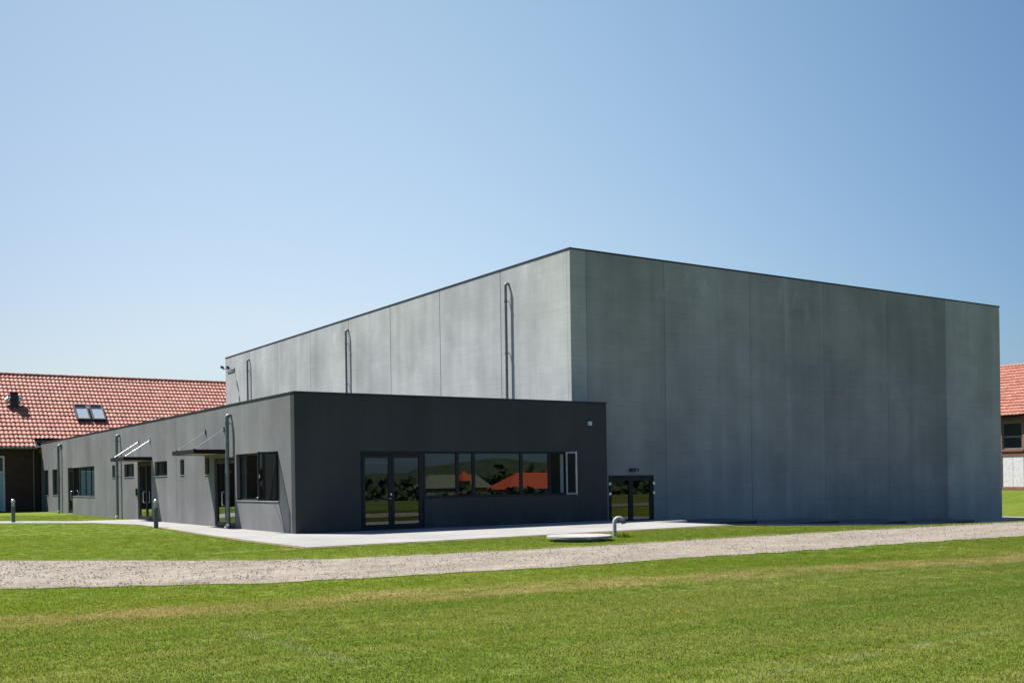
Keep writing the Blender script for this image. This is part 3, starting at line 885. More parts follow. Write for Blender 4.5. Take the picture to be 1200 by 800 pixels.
# thicker posts between the lights, and an inner lining painted white round the open light
lin = MB(); lin.use('white')
lin.box(10.742 - .078, 10.738 - .001, .125, FT + .02, 1.06, 2.65)
lin.box(10.06, 10.66, .125, FT + .02, 1.052, 1.08); lin.box(10.06, 10.66, .125, FT + .02, 2.63, 2.658)
lin.build('reveal_lining', w)
def sash(parent, hx, hy, dirx, diry, width, z0, z1, t=.055, fw=.065, inner_white=True, ws=1):
    d = Vector((dirx, diry, 0)).normalized(); nrm = Vector((-d.y, d.x, 0))
    mb = MB()
    def seg(a, b, za, zb):
        for mm, sgn in (('white' if inner_white else 'frame', ws), ('frame', -ws)):
            mb.use(mm)
            c = Vector((hx, hy, (za + zb) / 2)) + d * ((a + b) / 2) + nrm * (sgn * t / 4)
            mb.obox(c, d * ((b - a) / 2), nrm * (t / 4 - .0005), Vector((0, 0, (zb - za) / 2)))
    seg(0, fw, z0, z1); seg(width - fw, width, z0, z1)
    seg(fw + .001, width - fw - .001, z0, z0 + fw); seg(fw + .001, width - fw - .001, z1 - fw, z1)
    s_ = mb.build('open_sash', parent)
    pm = MB(); pm.use('glass')
    a = Vector((hx, hy, 0)) + d * (fw - .01); b = Vector((hx, hy, 0)) + d * (width - fw + .01)
    pm.poly([(a.x, a.y, z0 + fw - .01), (b.x, b.y, z0 + fw - .01), (b.x, b.y, z1 - fw + .01), (a.x, a.y, z1 - fw + .01)])
    pm.build('pane', s_)
    hd = MB(); hd.use('steel')
    e = Vector((hx, hy, 0)) + d * (width - fw / 2) + nrm * (ws * (t / 2 + .015))
    hd.box(e.x - .015, e.x + .015, e.y - .015, e.y + .015, (z0 + z1) / 2 - .06, (z0 + z1) / 2 + .06)
    hd.build('handle', s_)
    return s_
sash(w, 10.72, -0.01, 0.0, -1, 0.66, 1.07, 2.655, ws=-1)
# front double door
dr = MB(); dr.use('frame')
bx(dr, 'y', 0, 1, 2.282, 2.36, .05, .14, .06, 2.658); bx(dr, 'y', 0, 1, 4.59, 4.668, .05, .14, .06, 2.658)
bx(dr, 'y', 0, 1, 2.361, 4.589, .052, .138, 2.57, 2.658)
bx(dr, 'y', 0, 1, 2.361, 4.589, .03, .138, .035, .075)
door = dr.build('double_door', annex, bevel=0.005)
for a, b, hs in ((2.365, 3.435, 1), (3.443, 4.585, -1)):
    lf = MB(); lf.use('frame')
    bx(lf, 'y', 0, 1, a, a + .10, .035, .105, .08, 2.565); bx(lf, 'y', 0, 1, b - .10, b, .035, .105, .08, 2.565)
    bx(lf, 'y', 0, 1, a + .101, b - .101, .037, .103, .08, .22); bx(lf, 'y', 0, 1, a + .101, b - .101, .037, .103, 2.44, 2.565)
    lf.build('door_leaf', door, bevel=0.004)
    pm = MB(); pm.use('glass')
    pm.poly([(u, .07, z) for u, z in ((a + .09, .21), (b - .09, .21), (b - .09, 2.45), (a + .09, 2.45))])
    pm.build('glass_pane', door)
hd = MB(); hd.use('steel')
hd.tube([(3.39, .03, 1.22), (3.39, -.02, 1.22)], .03, 12); hd.build('lock', door, smooth=True)
hd = MB(); hd.use('steel'); hd.tube([(3.39, .03, 1.08), (3.39, -.03, 1.08), (3.30, -.04, 1.08)], .013, 10)
hd.build('door_handle', door, smooth=True)
fr = MB(); fr.use('white')                       # pale framed board standing inside the door
for (a, b, c_, d_) in ((2.2, 4.35, 0.95, 1.0), (2.2, 4.35, 2.3, 2.34), (4.31, 4.35, 1.001, 2.299), (4.37, 4.39, .03, 2.2)):
    fr.box(a, b, 1.9, 1.93, c_, d_)
fr.build('interior_frame', annex)
lm = MB(); lm.use('white'); lm.box(11.74, 11.89, -.11, -.002, 3.66, 3.81); lm.use('lens'); lm.box(11.76, 11.87, -.125, -.112, 3.68, 3.79); lm.build('wall_lamp', annex, bevel=.008)

# side windows and doors
wA, L = window(annex, 'x', 0, 1, *WA, mull=(2.16, 3.62), rec=.12, skip=(0,))
s_ = sash(wA, -0.01, 1.46, -1, 0, 0.68, 1.08, 2.675, inner_white=False)
st = MB(); st.use('steel'); st.tube([(.10, 2.1, 1.13), (-.25, 1.62, 1.13), (-.40, 1.50, 1.15)], .012, 8); st.build('stay', s_)
for W_, mu in ((WS1, ()), (WS2, ()), (WB, (15.45,)), (WC, ()), (WD, ()), (WE, (30.0, 31.4, 32.9)), (WF, ()), (WG, ())):
    window(annex, 'x', 0, 1, *W_, mull=mu, rec=.12)
for (a, b, c_, d_) in ((14.6, 15.4, 2.1, 2.63), (15.55, 16.3, 2.1, 2.63), (20.3, 21.6, 2.1, 2.63), (28.7, 29.95, 1.15, 2.65), (30.05, 31.35, 1.15, 2.65)):
    mb = MB(); mb.use('blind'); mb.box(.24, .255, a, b, c_, d_); mb.build('blind', annex)
def side_door(y0, y1, z0, z1, split=None, hy=None):
    mb = MB(); mb.use('frame')
    mb.box(.06, .15, y0, y0 + .07, z0, z1); mb.box(.06, .15, y1 - .07, y1, z0, z1)
    mb.box(.062, .148, y0 + .071, y1 - .071, z1 - .08, z1); mb.box(.062, .148, y0 + .071, y1 - .071, z0 - .02, z0 + .03)
    d = mb.build('side_door', annex, bevel=0.005)
    cuts = [y0 + .075] + ([split] if split else []) + [y1 - .075]
    for a, b in zip(cuts, cuts[1:]):
        lf = MB(); lf.use('frame'); a += .003; b -= .003
        lf.box(.05, .12, a, a + .09, z0 + .035, z1 - .085); lf.box(.05, .12, b - .09, b, z0 + .035, z1 - .085)
        lf.box(.052, .118, a + .091, b - .091, z0 + .035, z0 + .16); lf.box(.052, .118, a + .091, b - .091, z1 - .20, z1 - .085)
        lf.build('door_leaf', d, bevel=0.004)
        pm = MB(); pm.use('glass')
        pm.poly([(.085, u, z) for u, z in ((a + .08, z0 + .15), (b - .08, z0 + .15), (b - .08, z1 - .19), (a + .08, z1 - .19))])
        pm.build('glass_pane', d)
    if hy is not None:
        h = MB(); h.use('steel')
        h.tube([(.05, hy, 1.35), (-.03, hy, 1.35), (-.05, hy, 1.33), (-.05, hy, .87), (-.03, hy, .85), (.05, hy, .85)], .018, 10)
        h.build('pull_handle', d, smooth=True)
    return d
side_door(D1[0], D1[1], .06, D1[3] - .002, split=18.1, hy=18.25)
side_door(D2[0], D2[1], .06, D2[3] - .002, split=6.9, hy=7.02)
side_door(DE[0], DE[1], .06, DE[3] - .002, hy=34.6)
kb = MB(); kb.use('black'); kb.box(-.07, -.002, 19.5, 19.62, 1.15, 1.5); kb.build('key_box', annex, bevel=.01)

def canopy(y0, y1, zb, rod, rm_):
    mb = MB(); mb.use('fascia'); D = 1.24; F = .035
    mb.box(-D, -D + F, y0, y1, zb, zb + .16)
    mb.box(-D + F + .001, -.004, y0, y0 + F, zb, zb + .16); mb.box(-D + F + .001, -.004, y1 - F, y1, zb, zb + .16)
    mb.use('dark'); mb.box(-D + F + .001, -.004, y0 + F + .001, y1 - F - .001, zb + .10, zb + .15)
    c = mb.build('canopy', annex, bevel=.004)
    mb = MB(); mb.use('timber'); mb.box(-D + F + .002, -.006, y0 + F + .002, y1 - F - .002, zb + .02, zb + .05); mb.build('soffit', c)
    for y in rod:
        r = MB(); r.use(rm_)
        r.tube([(-.03, y, 3.67), (-D + .10, y, zb + .17)], .0115, 10)
        r.box(-.05, -.002, y - .035, y + .035, 3.58, 3.76)
        r.box(-D + .06, -D + .16, y - .03, y + .03, zb + .151, zb + .20)
        r.build('tie_rod', c)
canopy(16.86, 19.32, 2.76, (17.12, 19.1), 'steel')
canopy(6.50, 9.25, 2.76, (6.80, 9.0), 'zinc')  # rods alike on both canopies; the darker metal paints in the missing glint
for y, z1, br in ((6.02, 4.14, (.5, .93)), (22.75, 4.13, (.5, .93)), (37.65, 4.15, (.5, .93))):
    downpipe(annex, 0, y, 0.03, z1, off=0.16, r=0.070, brackets=br)
lm = MB(); lm.use('white'); lm.box(-.10, -.002, 37.3, 37.95, 4.20, 4.26); lm.build('side_lamp', annex, bevel=.01)

# ------------------------------------------------------------------ pantile roofs
def pantiles(parent, origin, U, S, N, nu, ns, W, Lr, skip=lambda i, j: False, seed=1, name='roof', kc=7):
    """U along the eave, S up the slope, N outward; nu x ns tiles, each with its own sag and colour"""
    rg = random.Random(seed)
    mb = MB(); mb.use('tile')
    O = Vector(origin)
    prof = []
    for k in range(kc + 1):
        a = k / kc
        prof.append(.052 * (math.cos(2 * math.pi * (a - 0.32)) * 0.5 + 0.5) ** 1.25 - 0.01 + (0.012 if a > .93 else 0))
    for j in range(ns):
        for i in range(nu):
            if skip(i, j):
                continue
            dz = rg.uniform(-.006, .006); tl = rg.uniform(-.012, .012); tone = min(1, max(0, rg.gauss(.5, .26)))
            b = len(mb.v); mb.ct = tone
            for f, hh in ((0.0, 0.072), (1.06, 0.004)):
                for k in range(kc + 1):
                    u = (i + k / kc * 1.0) * W
                    mb.v.append(tuple(O + U * u + S * ((j + f) * Lr + tl * (1 - f)) + N * (prof[k] + hh + dz)))
            for k in range(kc + 1):
                u = (i + k / kc) * W
                mb.v.append(tuple(O + U * u + S * (j * Lr + tl + .004) + N * (prof[k] + .072 + dz - .064)))
            n_ = kc + 1
            for k in range(kc):
                mb.face([b + k, b + k + 1, b + n_ + k + 1, b + n_ + k])
                mb.face([b + 2 * n_ + k, b + 2 * n_ + k + 1, b + k + 1, b + k])
    return mb.build(name, parent, smooth=True, recalc=False)

# ------------------------------------------------------------------ brick house behind the annex
house = thing('brick_house', 'brown brick house with long red pantile roof and skylights behind the annex', 'house', (-20, 44.8, -0.3))
YW, ZE = 44.8, 4.30
YE, YR, ZR = 44.30, 51.0, 9.70
SL = math.hypot(YR - YE, ZR - ZE)
Sv = Vector((0, YR - YE, ZR - ZE)) / SL; Nv = Vector((0, -(ZR - ZE), YR - YE)) / SL; Uv = Vector((1, 0, 0))
HX0, HX1 = -24.0, 22.0
mb = MB(); mb.use('brickdark')
mb.wall('y', YW, 1, .35, HX0 + .5, -0.06, -0.3, ZE + 0.1, [(-4.4, -2.17, 0.02, 3.72), (-12.0, -9.5, 1.0, 3.0)])
mb.build('wall', house)
mb = MB(); mb.use('brickdark')
mb.box(HX0 + .5, HX0 + .85, YW + .36, 57.1, -.3, ZE); mb.box(-0.05, HX1 - .5, 44.9, 57.1, -.3, ZE - .4); mb.box(HX0 + .86, -.06, 56.8, 57.1, -.3, ZE)
mb.build('rear_wall', house)
TW, NR = 0.275, 19
LR = SL / NR
eave_x = -0.25
def cut(i, j):
    return j < 2 and HX0 + (i + .5) * TW > eave_x
roof = pantiles(house, (HX0, YE, ZE), Uv, Sv, Nv, int((HX1 - HX0) / TW), NR, TW, LR, cut, seed=5)
rd = MB(); rd.use('dark')                        # boarding under the tiles and the far slope
A = Vector((HX0, YE, ZE)) - Nv * .03
c_ = Vector(((HX0 + HX1) / 2, YE, ZE)) + Sv * (SL / 2) - Nv * .07
rd.obox(c_, Uv * ((HX1 - HX0) / 2 - .02), Sv * (SL / 2 - .01), Nv * .04)
Sb = Vector((0, -(YR - YE), ZR - ZE)) / SL; Nb = Vector((0, ZR - ZE, YR - YE)) / SL
rd.use('tile', .4)
rd.obox(Vector(((HX0 + HX1) / 2, 2 * YR - YE, ZE)) + Sb * (SL / 2 - .06) - Nb * .04, Uv * ((HX1 - HX0) / 2 - .02), Sb * (SL / 2 - .06), Nb * .04)
rd.build('roof_boarding', house)
rg = MB(); rgen = random.Random(11)
x = HX0
rg.use('tile')
while x < HX1:                                   # ridge tiles
    rg.use('tile', rgen.uniform(.0, .35))
    zz = ZR + .02 + rgen.uniform(-.008, .008)
    rg.tube([(x, YR, zz), (x + .44, YR, zz - .012)], [.135, .118], 12)
    x += .40
rg.build('ridge', house, smooth=True)
gt = MB(); gt.use('zinc')
gt.tube([(HX0, YE - .06, ZE - .06), (eave_x - .02, YE - .06, ZE - .08)], .07, 12)
gt.build('gutter', house, smooth=True)
mb = MB(); mb.use('dark'); mb.box(HX0, eave_x, YE + .02, YW - .002, ZE - .14, ZE - .06); mb.build('soffit', house)
mb = MB(); mb.use('black')
mb.box(eave_x + .01, 5.0, AL + .025, 45.3, 4.2, AH + .12); mb.build('flashing', house)
mb = MB(); mb.use('zinc'); mb.tube([(-.42, YW - .10, -.02), (-.42, YW - .10, 3.9), (-.42, YW - .22, 4.1), (-.42, YE - .02, 4.18)], .045, 12); mb.build('drainpipe', house, smooth=True)
lm = MB(); lm.use('lens'); lm.tube([(-1.01, YW - .002, 3.63), (-1.01, YW - .10, 3.63)], .13, 18); lm.use('black'); lm.tube([(-1.01, YW - .101, 3.63), (-1.01, YW - .12, 3.63)], [.135, .10], 18); lm.build('wall_lamp', house, smooth=True)
# entrance at the picture's edge: pale frame, glazed fanlight, pale blue door
mb = MB(); mb.use('white'); fr = mb
for a, b, c_, d_ in ((-4.398, -4.28, .03, 3.718), (-2.29, -2.172, .03, 3.718), (-4.279, -2.291, 3.60, 3.718), (-4.279, -2.291, 2.60, 2.70)):
    fr.box(a, b, YW + .02, YW + .12, c_, d_)
ent = fr.build('entrance_door', house, bevel=.006)
mb = MB(); mb.use('bluedoor'); mb.box(-4.27, -3.30, YW + .05, YW + .10, .04, 2.59); mb.box(-3.29, -2.30, YW + .05, YW + .10, .04, 2.59); mb.build('door_leaf', ent, bevel=.006)
mb = MB(); mb.use('glass'); mb.poly([(-4.27, YW + .07, 2.71), (-2.30, YW + .07, 2.71), (-2.30, YW + .07, 3.59), (-4.27, YW + .07, 3.59)]); mb.build('fanlight', ent)
window(house, 'y', YW, 1, -11.99, -9.51, 1.01, 2.99, mull=(-10.75,), frame='white')
mb = MB(); mb.use('inner'); mb.box(HX0 + 1, -.4, 48, 48.1, 0, 4); mb.build('inner_wall', house)
# roof frame helper: point at (x, distance up slope, height above slope)
def RP(x, s, n):
    return Vector((x, YE, ZE)) + Sv * s + Nv * n
def slope_px(px, py):                            # which point of the roof a photo pixel sees (used only for laying out)
    X = px - 600; Y = py - 561.657; c, s = math.cos(.015), math.sin(.015)
    xx = c * X - s * Y; yy = s * X + c * Y
    d = Vector((math.sin(.587), math.cos(.587), 0)) + Vector((math.cos(.587), -math.sin(.587), 0)) * (xx / 1231.477) + Vector((0, 0, -yy / 1231.477))
    o = Vector((-12.746, -31.598, 1.65))
    k = (Vector((0, YE, ZE)) - o).dot(Nv) / d.dot(Nv)
    q = o + d * k
    return q.x, (q - Vector((q.x, YE, ZE))).dot(Sv)
SKY = (slope_px(94, 494), slope_px(86, 476.5), slope_px(105, 476.5), slope_px(122, 494), slope_px(123.5, 494), slope_px(109, 494))
s0, s1 = SKY[0][1], SKY[1][1]
xa, xd = SKY[0][0] - .22, SKY[4][0] + .05
xm = (xa + xd) / 2
for a, b in ((xa, xm - .06), (xm + .06, xd)):
    mb = MB(); mb.use('cap'); F = .10
    for (x0, x1_, t0, t1) in ((a, a + F, s0, s1), (b - F, b, s0, s1), (a + F + .001, b - F - .001, s0, s0 + F), (a + F + .001, b - F - .001, s1 - F, s1)):
        mb.obox(RP((x0 + x1_) / 2, (t0 + t1) / 2, .13), Uv * ((x1_ - x0) / 2), Sv * ((t1 - t0) / 2), Nv * .13)
    sk = mb.build('skylight', house, bevel=.008)
    mb = MB(); mb.use('skyglass')
    mb.poly([RP(a + F - .01, s0 + F - .01, .24), RP(b - F + .01, s0 + F - .01, .24), RP(b - F + .01, s1 - F + .01, .24), RP(a + F - .01, s1 - F + .01, .24)])
    mb.build('pane', sk)
    mb = MB(); mb.use('white')
    hh = s1 - s0 - 2 * F
    mb.obox(RP((a + b) / 2, s0 + F + hh * .37, .205), Uv * ((b - a) / 2 - F - .002), Sv * (hh * .37), Nv * .008)
    mb.build('roller_blind', sk)
    mb = MB(); mb.use('black')
    mb.obox(RP((a + b) / 2, s1 - F - hh * .13, .19), Uv * ((b - a) / 2 - F - .002), Sv * (hh * .13 - .004), Nv * .008)
    mb.build('shaft', sk)
vx, vs_ = slope_px(16.5, 476)
mb = MB(); mb.use('cap')
b0 = RP(vx, vs_, 0)
mb.obox(b0 + Vector((0, 0, .30)), Vector((.24, 0, 0)), Vector((0, .20, 0)), Vector((0, 0, .62)))
mb.obox(b0 + Vector((0, 0, .96)), Vector((.30, 0, 0)), Vector((0, .25, 0)), Vector((0, 0, .035)))
vn = mb.build('roof_vent', house, bevel=.01)
for sg in (-1, 1):
    mb = MB(); mb.use('steel')
    mb.tube([b0 + Vector((sg * .242, 0, .50)), b0 + Vector((sg * .36, 0, .50)), b0 + Vector((sg * .48, -.02, .36))], [.14, .19, .19], 14)
    mb.build('vent_cowl', vn, smooth=True)

# ------------------------------------------------------------------ house past the hall's right edge
wh = thing('brick_outbuilding', 'red brick building with pantile roof and white gates past the right edge of the hall', 'house', (65, 18, -0.2))
XW, ZE2, XR, ZR2 = 65.0, 6.07, 70.0, 10.40
Y_0, Y_1 = 4.0, 30.0
mb = MB(); mb.use('brickred')
hol = [(14.10, 15.75, 3.42, 5.54), (11.0, 12.65, 3.42, 5.54), (17.2, 18.85, 3.42, 5.54), (14.02, 15.80, .50, 2.93), (10.9, 12.7, .5, 2.93), (17.1, 18.9, .5, 2.93)]
mb.wall('x', XW, 1, .35, Y_0, Y_1, 0.30, ZE2, hol)
mb.build('wall', wh)
mb = MB(); mb.use('brickred'); mb.box(XW + .36, 75, Y_0, Y_0 + .35, -.3, ZE2); mb.box(XW + .36, 75, Y_1 - .35, Y_1, -.3, ZE2); mb.box(74.65, 75, Y_0 + .36, Y_1 - .36, -.3, ZE2); mb.build('rear_wall', wh)
mb = MB(); mb.use('brickdark'); mb.box(XW - .06, XW + .4, Y_0 - .05, Y_1 + .05, -.5, .298); mb.build('plinth', wh)
for h in hol[:3]:
    w_, _ = window(wh, 'x', XW, 1, *h, rec=.08, fw=.10, frame='zinc', cross=(4.40,), mw=.12, sill=False)
    sm = MB(); sm.use('brickred'); sm.box(XW - .07, XW - .002, h[0] - .1, h[1] + .1, h[2] - .16, h[2] - .01); sm.build('sill', w_)
for h in hol[3:]:
    g = MB(); g.use('whitedoor'); mid = (h[0] + h[1]) / 2
    g.box(XW + .05, XW + .12, h[0] + .002, mid - .01, h[2], h[3]); g.box(XW + .05, XW + .12, mid + .01, h[1] - .002, h[2], h[3])
    g.build('gate', wh, bevel=.008)
mb = MB(); mb.use('inner'); mb.box(67, 67.1, Y_0 + .5, Y_1 - .5, 0, 6); mb.build('inner_wall', wh)
XE = XW - .45; ZE3 = ZE2 - .02
SL2 = math.hypot(XR - XE, ZR2 - ZE3)
S2 = Vector((XR - XE, 0, ZR2 - ZE3)) / SL2; N2 = Vector((-(ZR2 - ZE3), 0, XR - XE)) / SL2; U2 = Vector((0, -1, 0))
NR2 = 17
pantiles(wh, (XE, Y_1 + .3, ZE3), U2, S2, N2, int((Y_1 - Y_0 + .6) / .30), NR2, .30, SL2 / NR2, seed=9)
mb = MB(); mb.use('dark')
mb.obox(Vector((XE, (Y_0 + Y_1) / 2, ZE3)) + S2 * (SL2 / 2) - N2 * .08, U2 * ((Y_1 - Y_0) / 2 + .25), S2 * (SL2 / 2), N2 * .04)
mb.use('tile', .4)
S3 = Vector((-(XR - XE), 0, ZR2 - ZE3)) / SL2; N3 = Vector((ZR2 - ZE3, 0, XR - XE)) / SL2
mb.obox(Vector((2 * XR - XE, (Y_0 + Y_1) / 2, ZE3)) + S3 * (SL2 / 2 - .08) - N3 * .06, U2 * ((Y_1 - Y_0) / 2 + .25), S3 * (SL2 / 2 - .08), N3 * .04)
mb.build('roof_boarding', wh)
mb = MB(); mb.use('tile', .3); mb.tube([(XR, Y_0 - .3, ZR2 + .02), (XR, Y_1 + .3, ZR2 + .02)], .13, 12); mb.build('ridge', wh, smooth=True)
mb = MB(); mb.use('fascia'); mb.box(XE + .02, XW - .002, Y_0 - .2, Y_1 + .2, ZE2 - .26, ZE2 - .12); mb.build('fascia', wh)

# ------------------------------------------------------------------ small things outside
def bollard(loc):
    b = thing('bollard_light', 'x', 'bollard', loc, 'bollard lights by the paving')
    x, y, z = loc
    mb = MB(); mb.use('bollard'); mb.lathe(x, y, [(.085, z - .05), (.085, z + .74), (.08, z + .745)], 20); mb.build('post', b, smooth=True)
    mb = MB(); mb.use('lens'); mb.lathe(x, y, [(.072, z + .746), (.074, z + .94)], 20)
    for k in range(4):
        mb.use('zinc'); mb.lathe(x, y, [(.082, z + .775 + k * .045), (.083, z + .785 + k * .045)], 20)
    mb.build('lantern', b, smooth=True)
    mb = MB(); mb.use('steel'); mb.lathe(x, y, [(.088, z + .941), (.09, z + .985), (.078, z + 1.03), (.05, z + 1.06), (.015, z + 1.075)], 20); mb.build('cap', b, smooth=True)
    return b
b1 = bollard((-1.86, 9.34, 0.03))
b1['label'] = 'slim grey-green bollard light on the paving edge in front of the annex side doors'
b2 = b1.copy(); sc.collection.objects.link(b2); b2.location = (-5.0, 22.0, 0.016)
b2['label'] = 'slim bollard light by the thin footpath in front of the brown brick house'
for ch in list(b1.children):
    c = ch.copy(); sc.collection.objects.link(c); c.parent = b2

def ground_px(px, py, z):
    X = px - 600; Y = py - 561.657; c, s = math.cos(.015), math.sin(.015)
    xx = c * X - s * Y; yy = s * X + c * Y
    d = Vector((math.sin(.587), math.cos(.587), 0)) + Vector((math.cos(.587), -math.sin(.587), 0)) * (xx / 1231.477) + Vector((0, 0, -yy / 1231.477))
    k = (z - 1.65) / d.z
    return -12.746 + d.x * k, -31.598 + d.y * k
wx, wy = ground_px(679, 627.6, .13)
well = thing('well_cover', 'round pale concrete well cover lying raised on the grass by the gravel', 'well cover', (wx, wy, 0))
mb = MB(); mb.use('lid'); mb.lathe(wx, wy, [(.70, .080), (.858, .080), (.868, .090), (.868, .140), (.858, .149), (.4, .153), (.01, .154)], 56); mb.build('lid', well, smooth=True)
mb = MB(); mb.use('lid'); mb.lathe(wx, wy, [(.62, -.1), (.62, .074)], 40); mb.build('shaft_ring', well, smooth=True)
mb = MB(); mb.use('white')
for a in (R(250), R(318), R(326)):
    c = Vector((wx + .86 * math.cos(a), wy + .86 * math.sin(a), .10)); tng = Vector((-math.sin(a), math.cos(a), 0)); rd_ = Vector((math.cos(a), math.sin(a), 0))
    mb.obox(c, tng * .045, rd_ * .016, Vector((0, 0, .018)))
mb.build('lifting_lug', well, bevel=.005)
hx, hy = ground_px(720.3, 628.5, 0)
vent = thing('vent_pipe', 'grey hooked vent pipe rising from the grass beside the round well cover', 'vent pipe', (hx, hy, 0))
mb = MB(); mb.use('pipe')
r_ = .125; dv = Vector((.83, -.55, 0)); pts = [(hx, hy, -.1), (hx, hy, .2), (hx, hy, .40)]
for k in range(1, 13):
    a = math.pi * k / 12 * .93
    q = Vector((hx, hy, .40)) + dv * (r_ - r_ * math.cos(a)) + Vector((0, 0, r_ * math.sin(a)))
    pts.append(tuple(q))
e = Vector(pts[-1]); pts.append(tuple(e + Vector((0, 0, -.05)) + dv * .012))
mb.tube(pts, .056, 18)
mb.build('pipe', vent, smooth=True)
mb = MB(); mb.use('bollard'); q = Vector(pts[-2]); mb.tube([q + Vector((0, 0, .03)) - dv * .002, q + Vector((0, 0, -.065)) + dv * .014], .066, 18); mb.build('pipe_collar', vent, smooth=True)

# taller weeds at the pipe and on the gravel
def weed(name, label, x, y, h, n, seed, spread=.16):
    rgw = random.Random(seed); mb = MB(); mb.use('blade')
    for i in range(n):
        a = rgw.uniform(0, 2 * math.pi); r = spread * math.sqrt(rgw.random()); hh = h * rgw.uniform(.5, 1.1)
        bxp = Vector((x + r * math.cos(a), y + r * math.sin(a), 0)); ln = Vector((rgw.uniform(-1, 1), rgw.uniform(-1, 1), 0)) * hh * .5
        w = Vector((math.cos(a + 1.5), math.sin(a + 1.5), 0)) * .007
        m_ = bxp + ln * .4 + Vector((0, 0, hh * .6)); t_ = bxp + ln + Vector((0, 0, hh))
        b = len(mb.v); mb.v += [tuple(bxp - w), tuple(bxp + w), tuple(m_ + w * .8), tuple(m_ - w * .8), tuple(t_)]
        mb.face([b, b + 1, b + 2, b + 3]); mb.face([b + 3, b + 2, b + 4])
    o = mb.build(name, recalc=False); o['label'] = label; o['category'] = 'weed'
    return o
weed('weed_tuft', 'dark green weed tuft at the foot of the hooked vent pipe', *ground_px(731, 629.5, 0), .15, 220, 1, .2)
weed('weed_tuft', 'small yellowish weed tuft growing in the gravel in front of the hall', *ground_px(982, 629, 0), .09, 120, 2, .25)

# ------------------------------------------------------------------ what the front windows mirror, beyond the photographer
hm = MB(); hm.use('leaf')
rgh = random.Random(21)
hx_ = lines([(-250, 420, 6)])
for i, x in enumerate(hx_):
    for j, (y, z) in enumerate(((-190, -7), (-215, -2), (-250, 1.5), (-300, 4.0), (-360, 2), (-400, -8))):
        bump = 5.0 * math.exp(-((x - 201) / 8) ** 2) + 1.2 * math.sin(x * .041) + .8 * math.sin(x * .09 + 1)
        hm.v.append((x, y, z + (bump * (z + 7) / 11)))
for i in range(len(hx_) - 1):
    for j in range(5):
        q = i * 6 + j
        hm.face([q, q + 6, q + 7, q + 1])
struct(hm.build('hills', smooth='all', recalc=False))
wd = MB(); wd.use('leaf')
for k in range(420):
    x = rgh.uniform(-120, 330); y = -178 + rgh.uniform(-16, 10); hgt = rgh.uniform(6.3, 9.0) * (0.95 + .16 * math.sin(x * .11))
    for c in range(26):
        a = rgh.uniform(0, 2 * math.pi); zz = rgh.uniform(.15, 1) * hgt; r = 2.6 * math.sin(math.pi * min(.95, zz / hgt * .85 + .1)) * rgh.uniform(.6, 1.05)
        ctr = Vector((x + r * math.cos(a), y + r * math.sin(a), -5.2 + zz))
        v1_ = Vector((rgh.uniform(-1, 1), rgh.uniform(-1, 1), rgh.uniform(-1, 1))).normalized() * rgh.uniform(.7, 1.3)
        v2_ = v1_.cross(Vector((rgh.uniform(-1, 1), rgh.uniform(-1, 1), rgh.uniform(-1, 1)))).normalized() * rgh.uniform(.7, 1.3)
        wd.poly([ctr - v1_ - v2_, ctr + v1_ - v2_ * .7, ctr + v1_ * .8 + v2_, ctr - v1_ * .9 + v2_])
struct(wd.build('wood', recalc=False), 'stuff')
hd = MB(); hd.use('leaf')
for k in range(7000):
    x = rgh.uniform(20, 200); c = Vector((x, -125 + rgh.uniform(-1.4, 1.4), -4.9 + rgh.random() ** .8 * (4.5 + .55 * math.sin(x * .55) + .45 * math.sin(x * 1.3 + 2))))
    v1_ = Vector((rgh.uniform(-1, 1), rgh.uniform(-1, 1), rgh.uniform(-1, 1))).normalized() * .5; v2_ = v1_.cross(Vector((rgh.uniform(-1, 1), .4, 1))).normalized() * .5
    hd.poly([c - v1_ - v2_, c + v1_ - v2_, c + v1_ + v2_, c - v1_ + v2_])
hg = hd.build('hedge', recalc=False); hg['label'] = 'long dark hedge across the field, mirrored in the front windows'; hg['category'] = 'hedge'
def far_house(name, label, x0, x1, y0, y1, ze, zr, roofm, wallm, hip):
    o = thing(name, label, 'house', ((x0 + x1) / 2, (y0 + y1) / 2, -5.2))
    mb = MB(); mb.use(wallm)
    mb.box(x0, x1, y0, y1, -5.2, ze); mb.build('wall', o)
    mb = MB(); mb.use(roofm); ym = (y0 + y1) / 2; e = .4
    a, b, c, d = (x0 - e, y0 - e, ze), (x1 + e, y0 - e, ze), (x1 + e, y1 + e, ze), (x0 - e, y1 + e, ze)
    p, q = (x0 + hip, ym, zr), (x1 - hip, ym, zr)
    mb.poly([d, c, q, p]); mb.poly([b, a, p, q]); mb.poly([a, d, p]); mb.poly([c, b, q]); mb.poly([a, b, c, d])
    mb.build('roof', o)
    for k in range(4):
        xx = x0 + (x1 - x0) * (k + .5) / 4
        mb = MB(); mb.use('frame'); mb.box(xx - .6, xx + .6, y1 + .001, y1 + .03, -3.9, -2.6); mb.build('window', o)
    return o
far_house('farmhouse', 'low house with broad orange hipped roof mirrored in the front windows', 97.5, 118, -143, -136, -0.2, 3.0, 'orange', 'cream', 5)
far_house('farmhouse', 'small orange-roofed house left of the broad one in the window mirror', 89.7, 91.0, -141, -138.5, 1.5, 3.3, 'orange', 'barn', .3)
far_house('barn', 'long grey-green roofed barn mirrored in the left front window', 84, 98.5, -148, -143, 0.2, 2.8, 'barn', 'cream', 2)

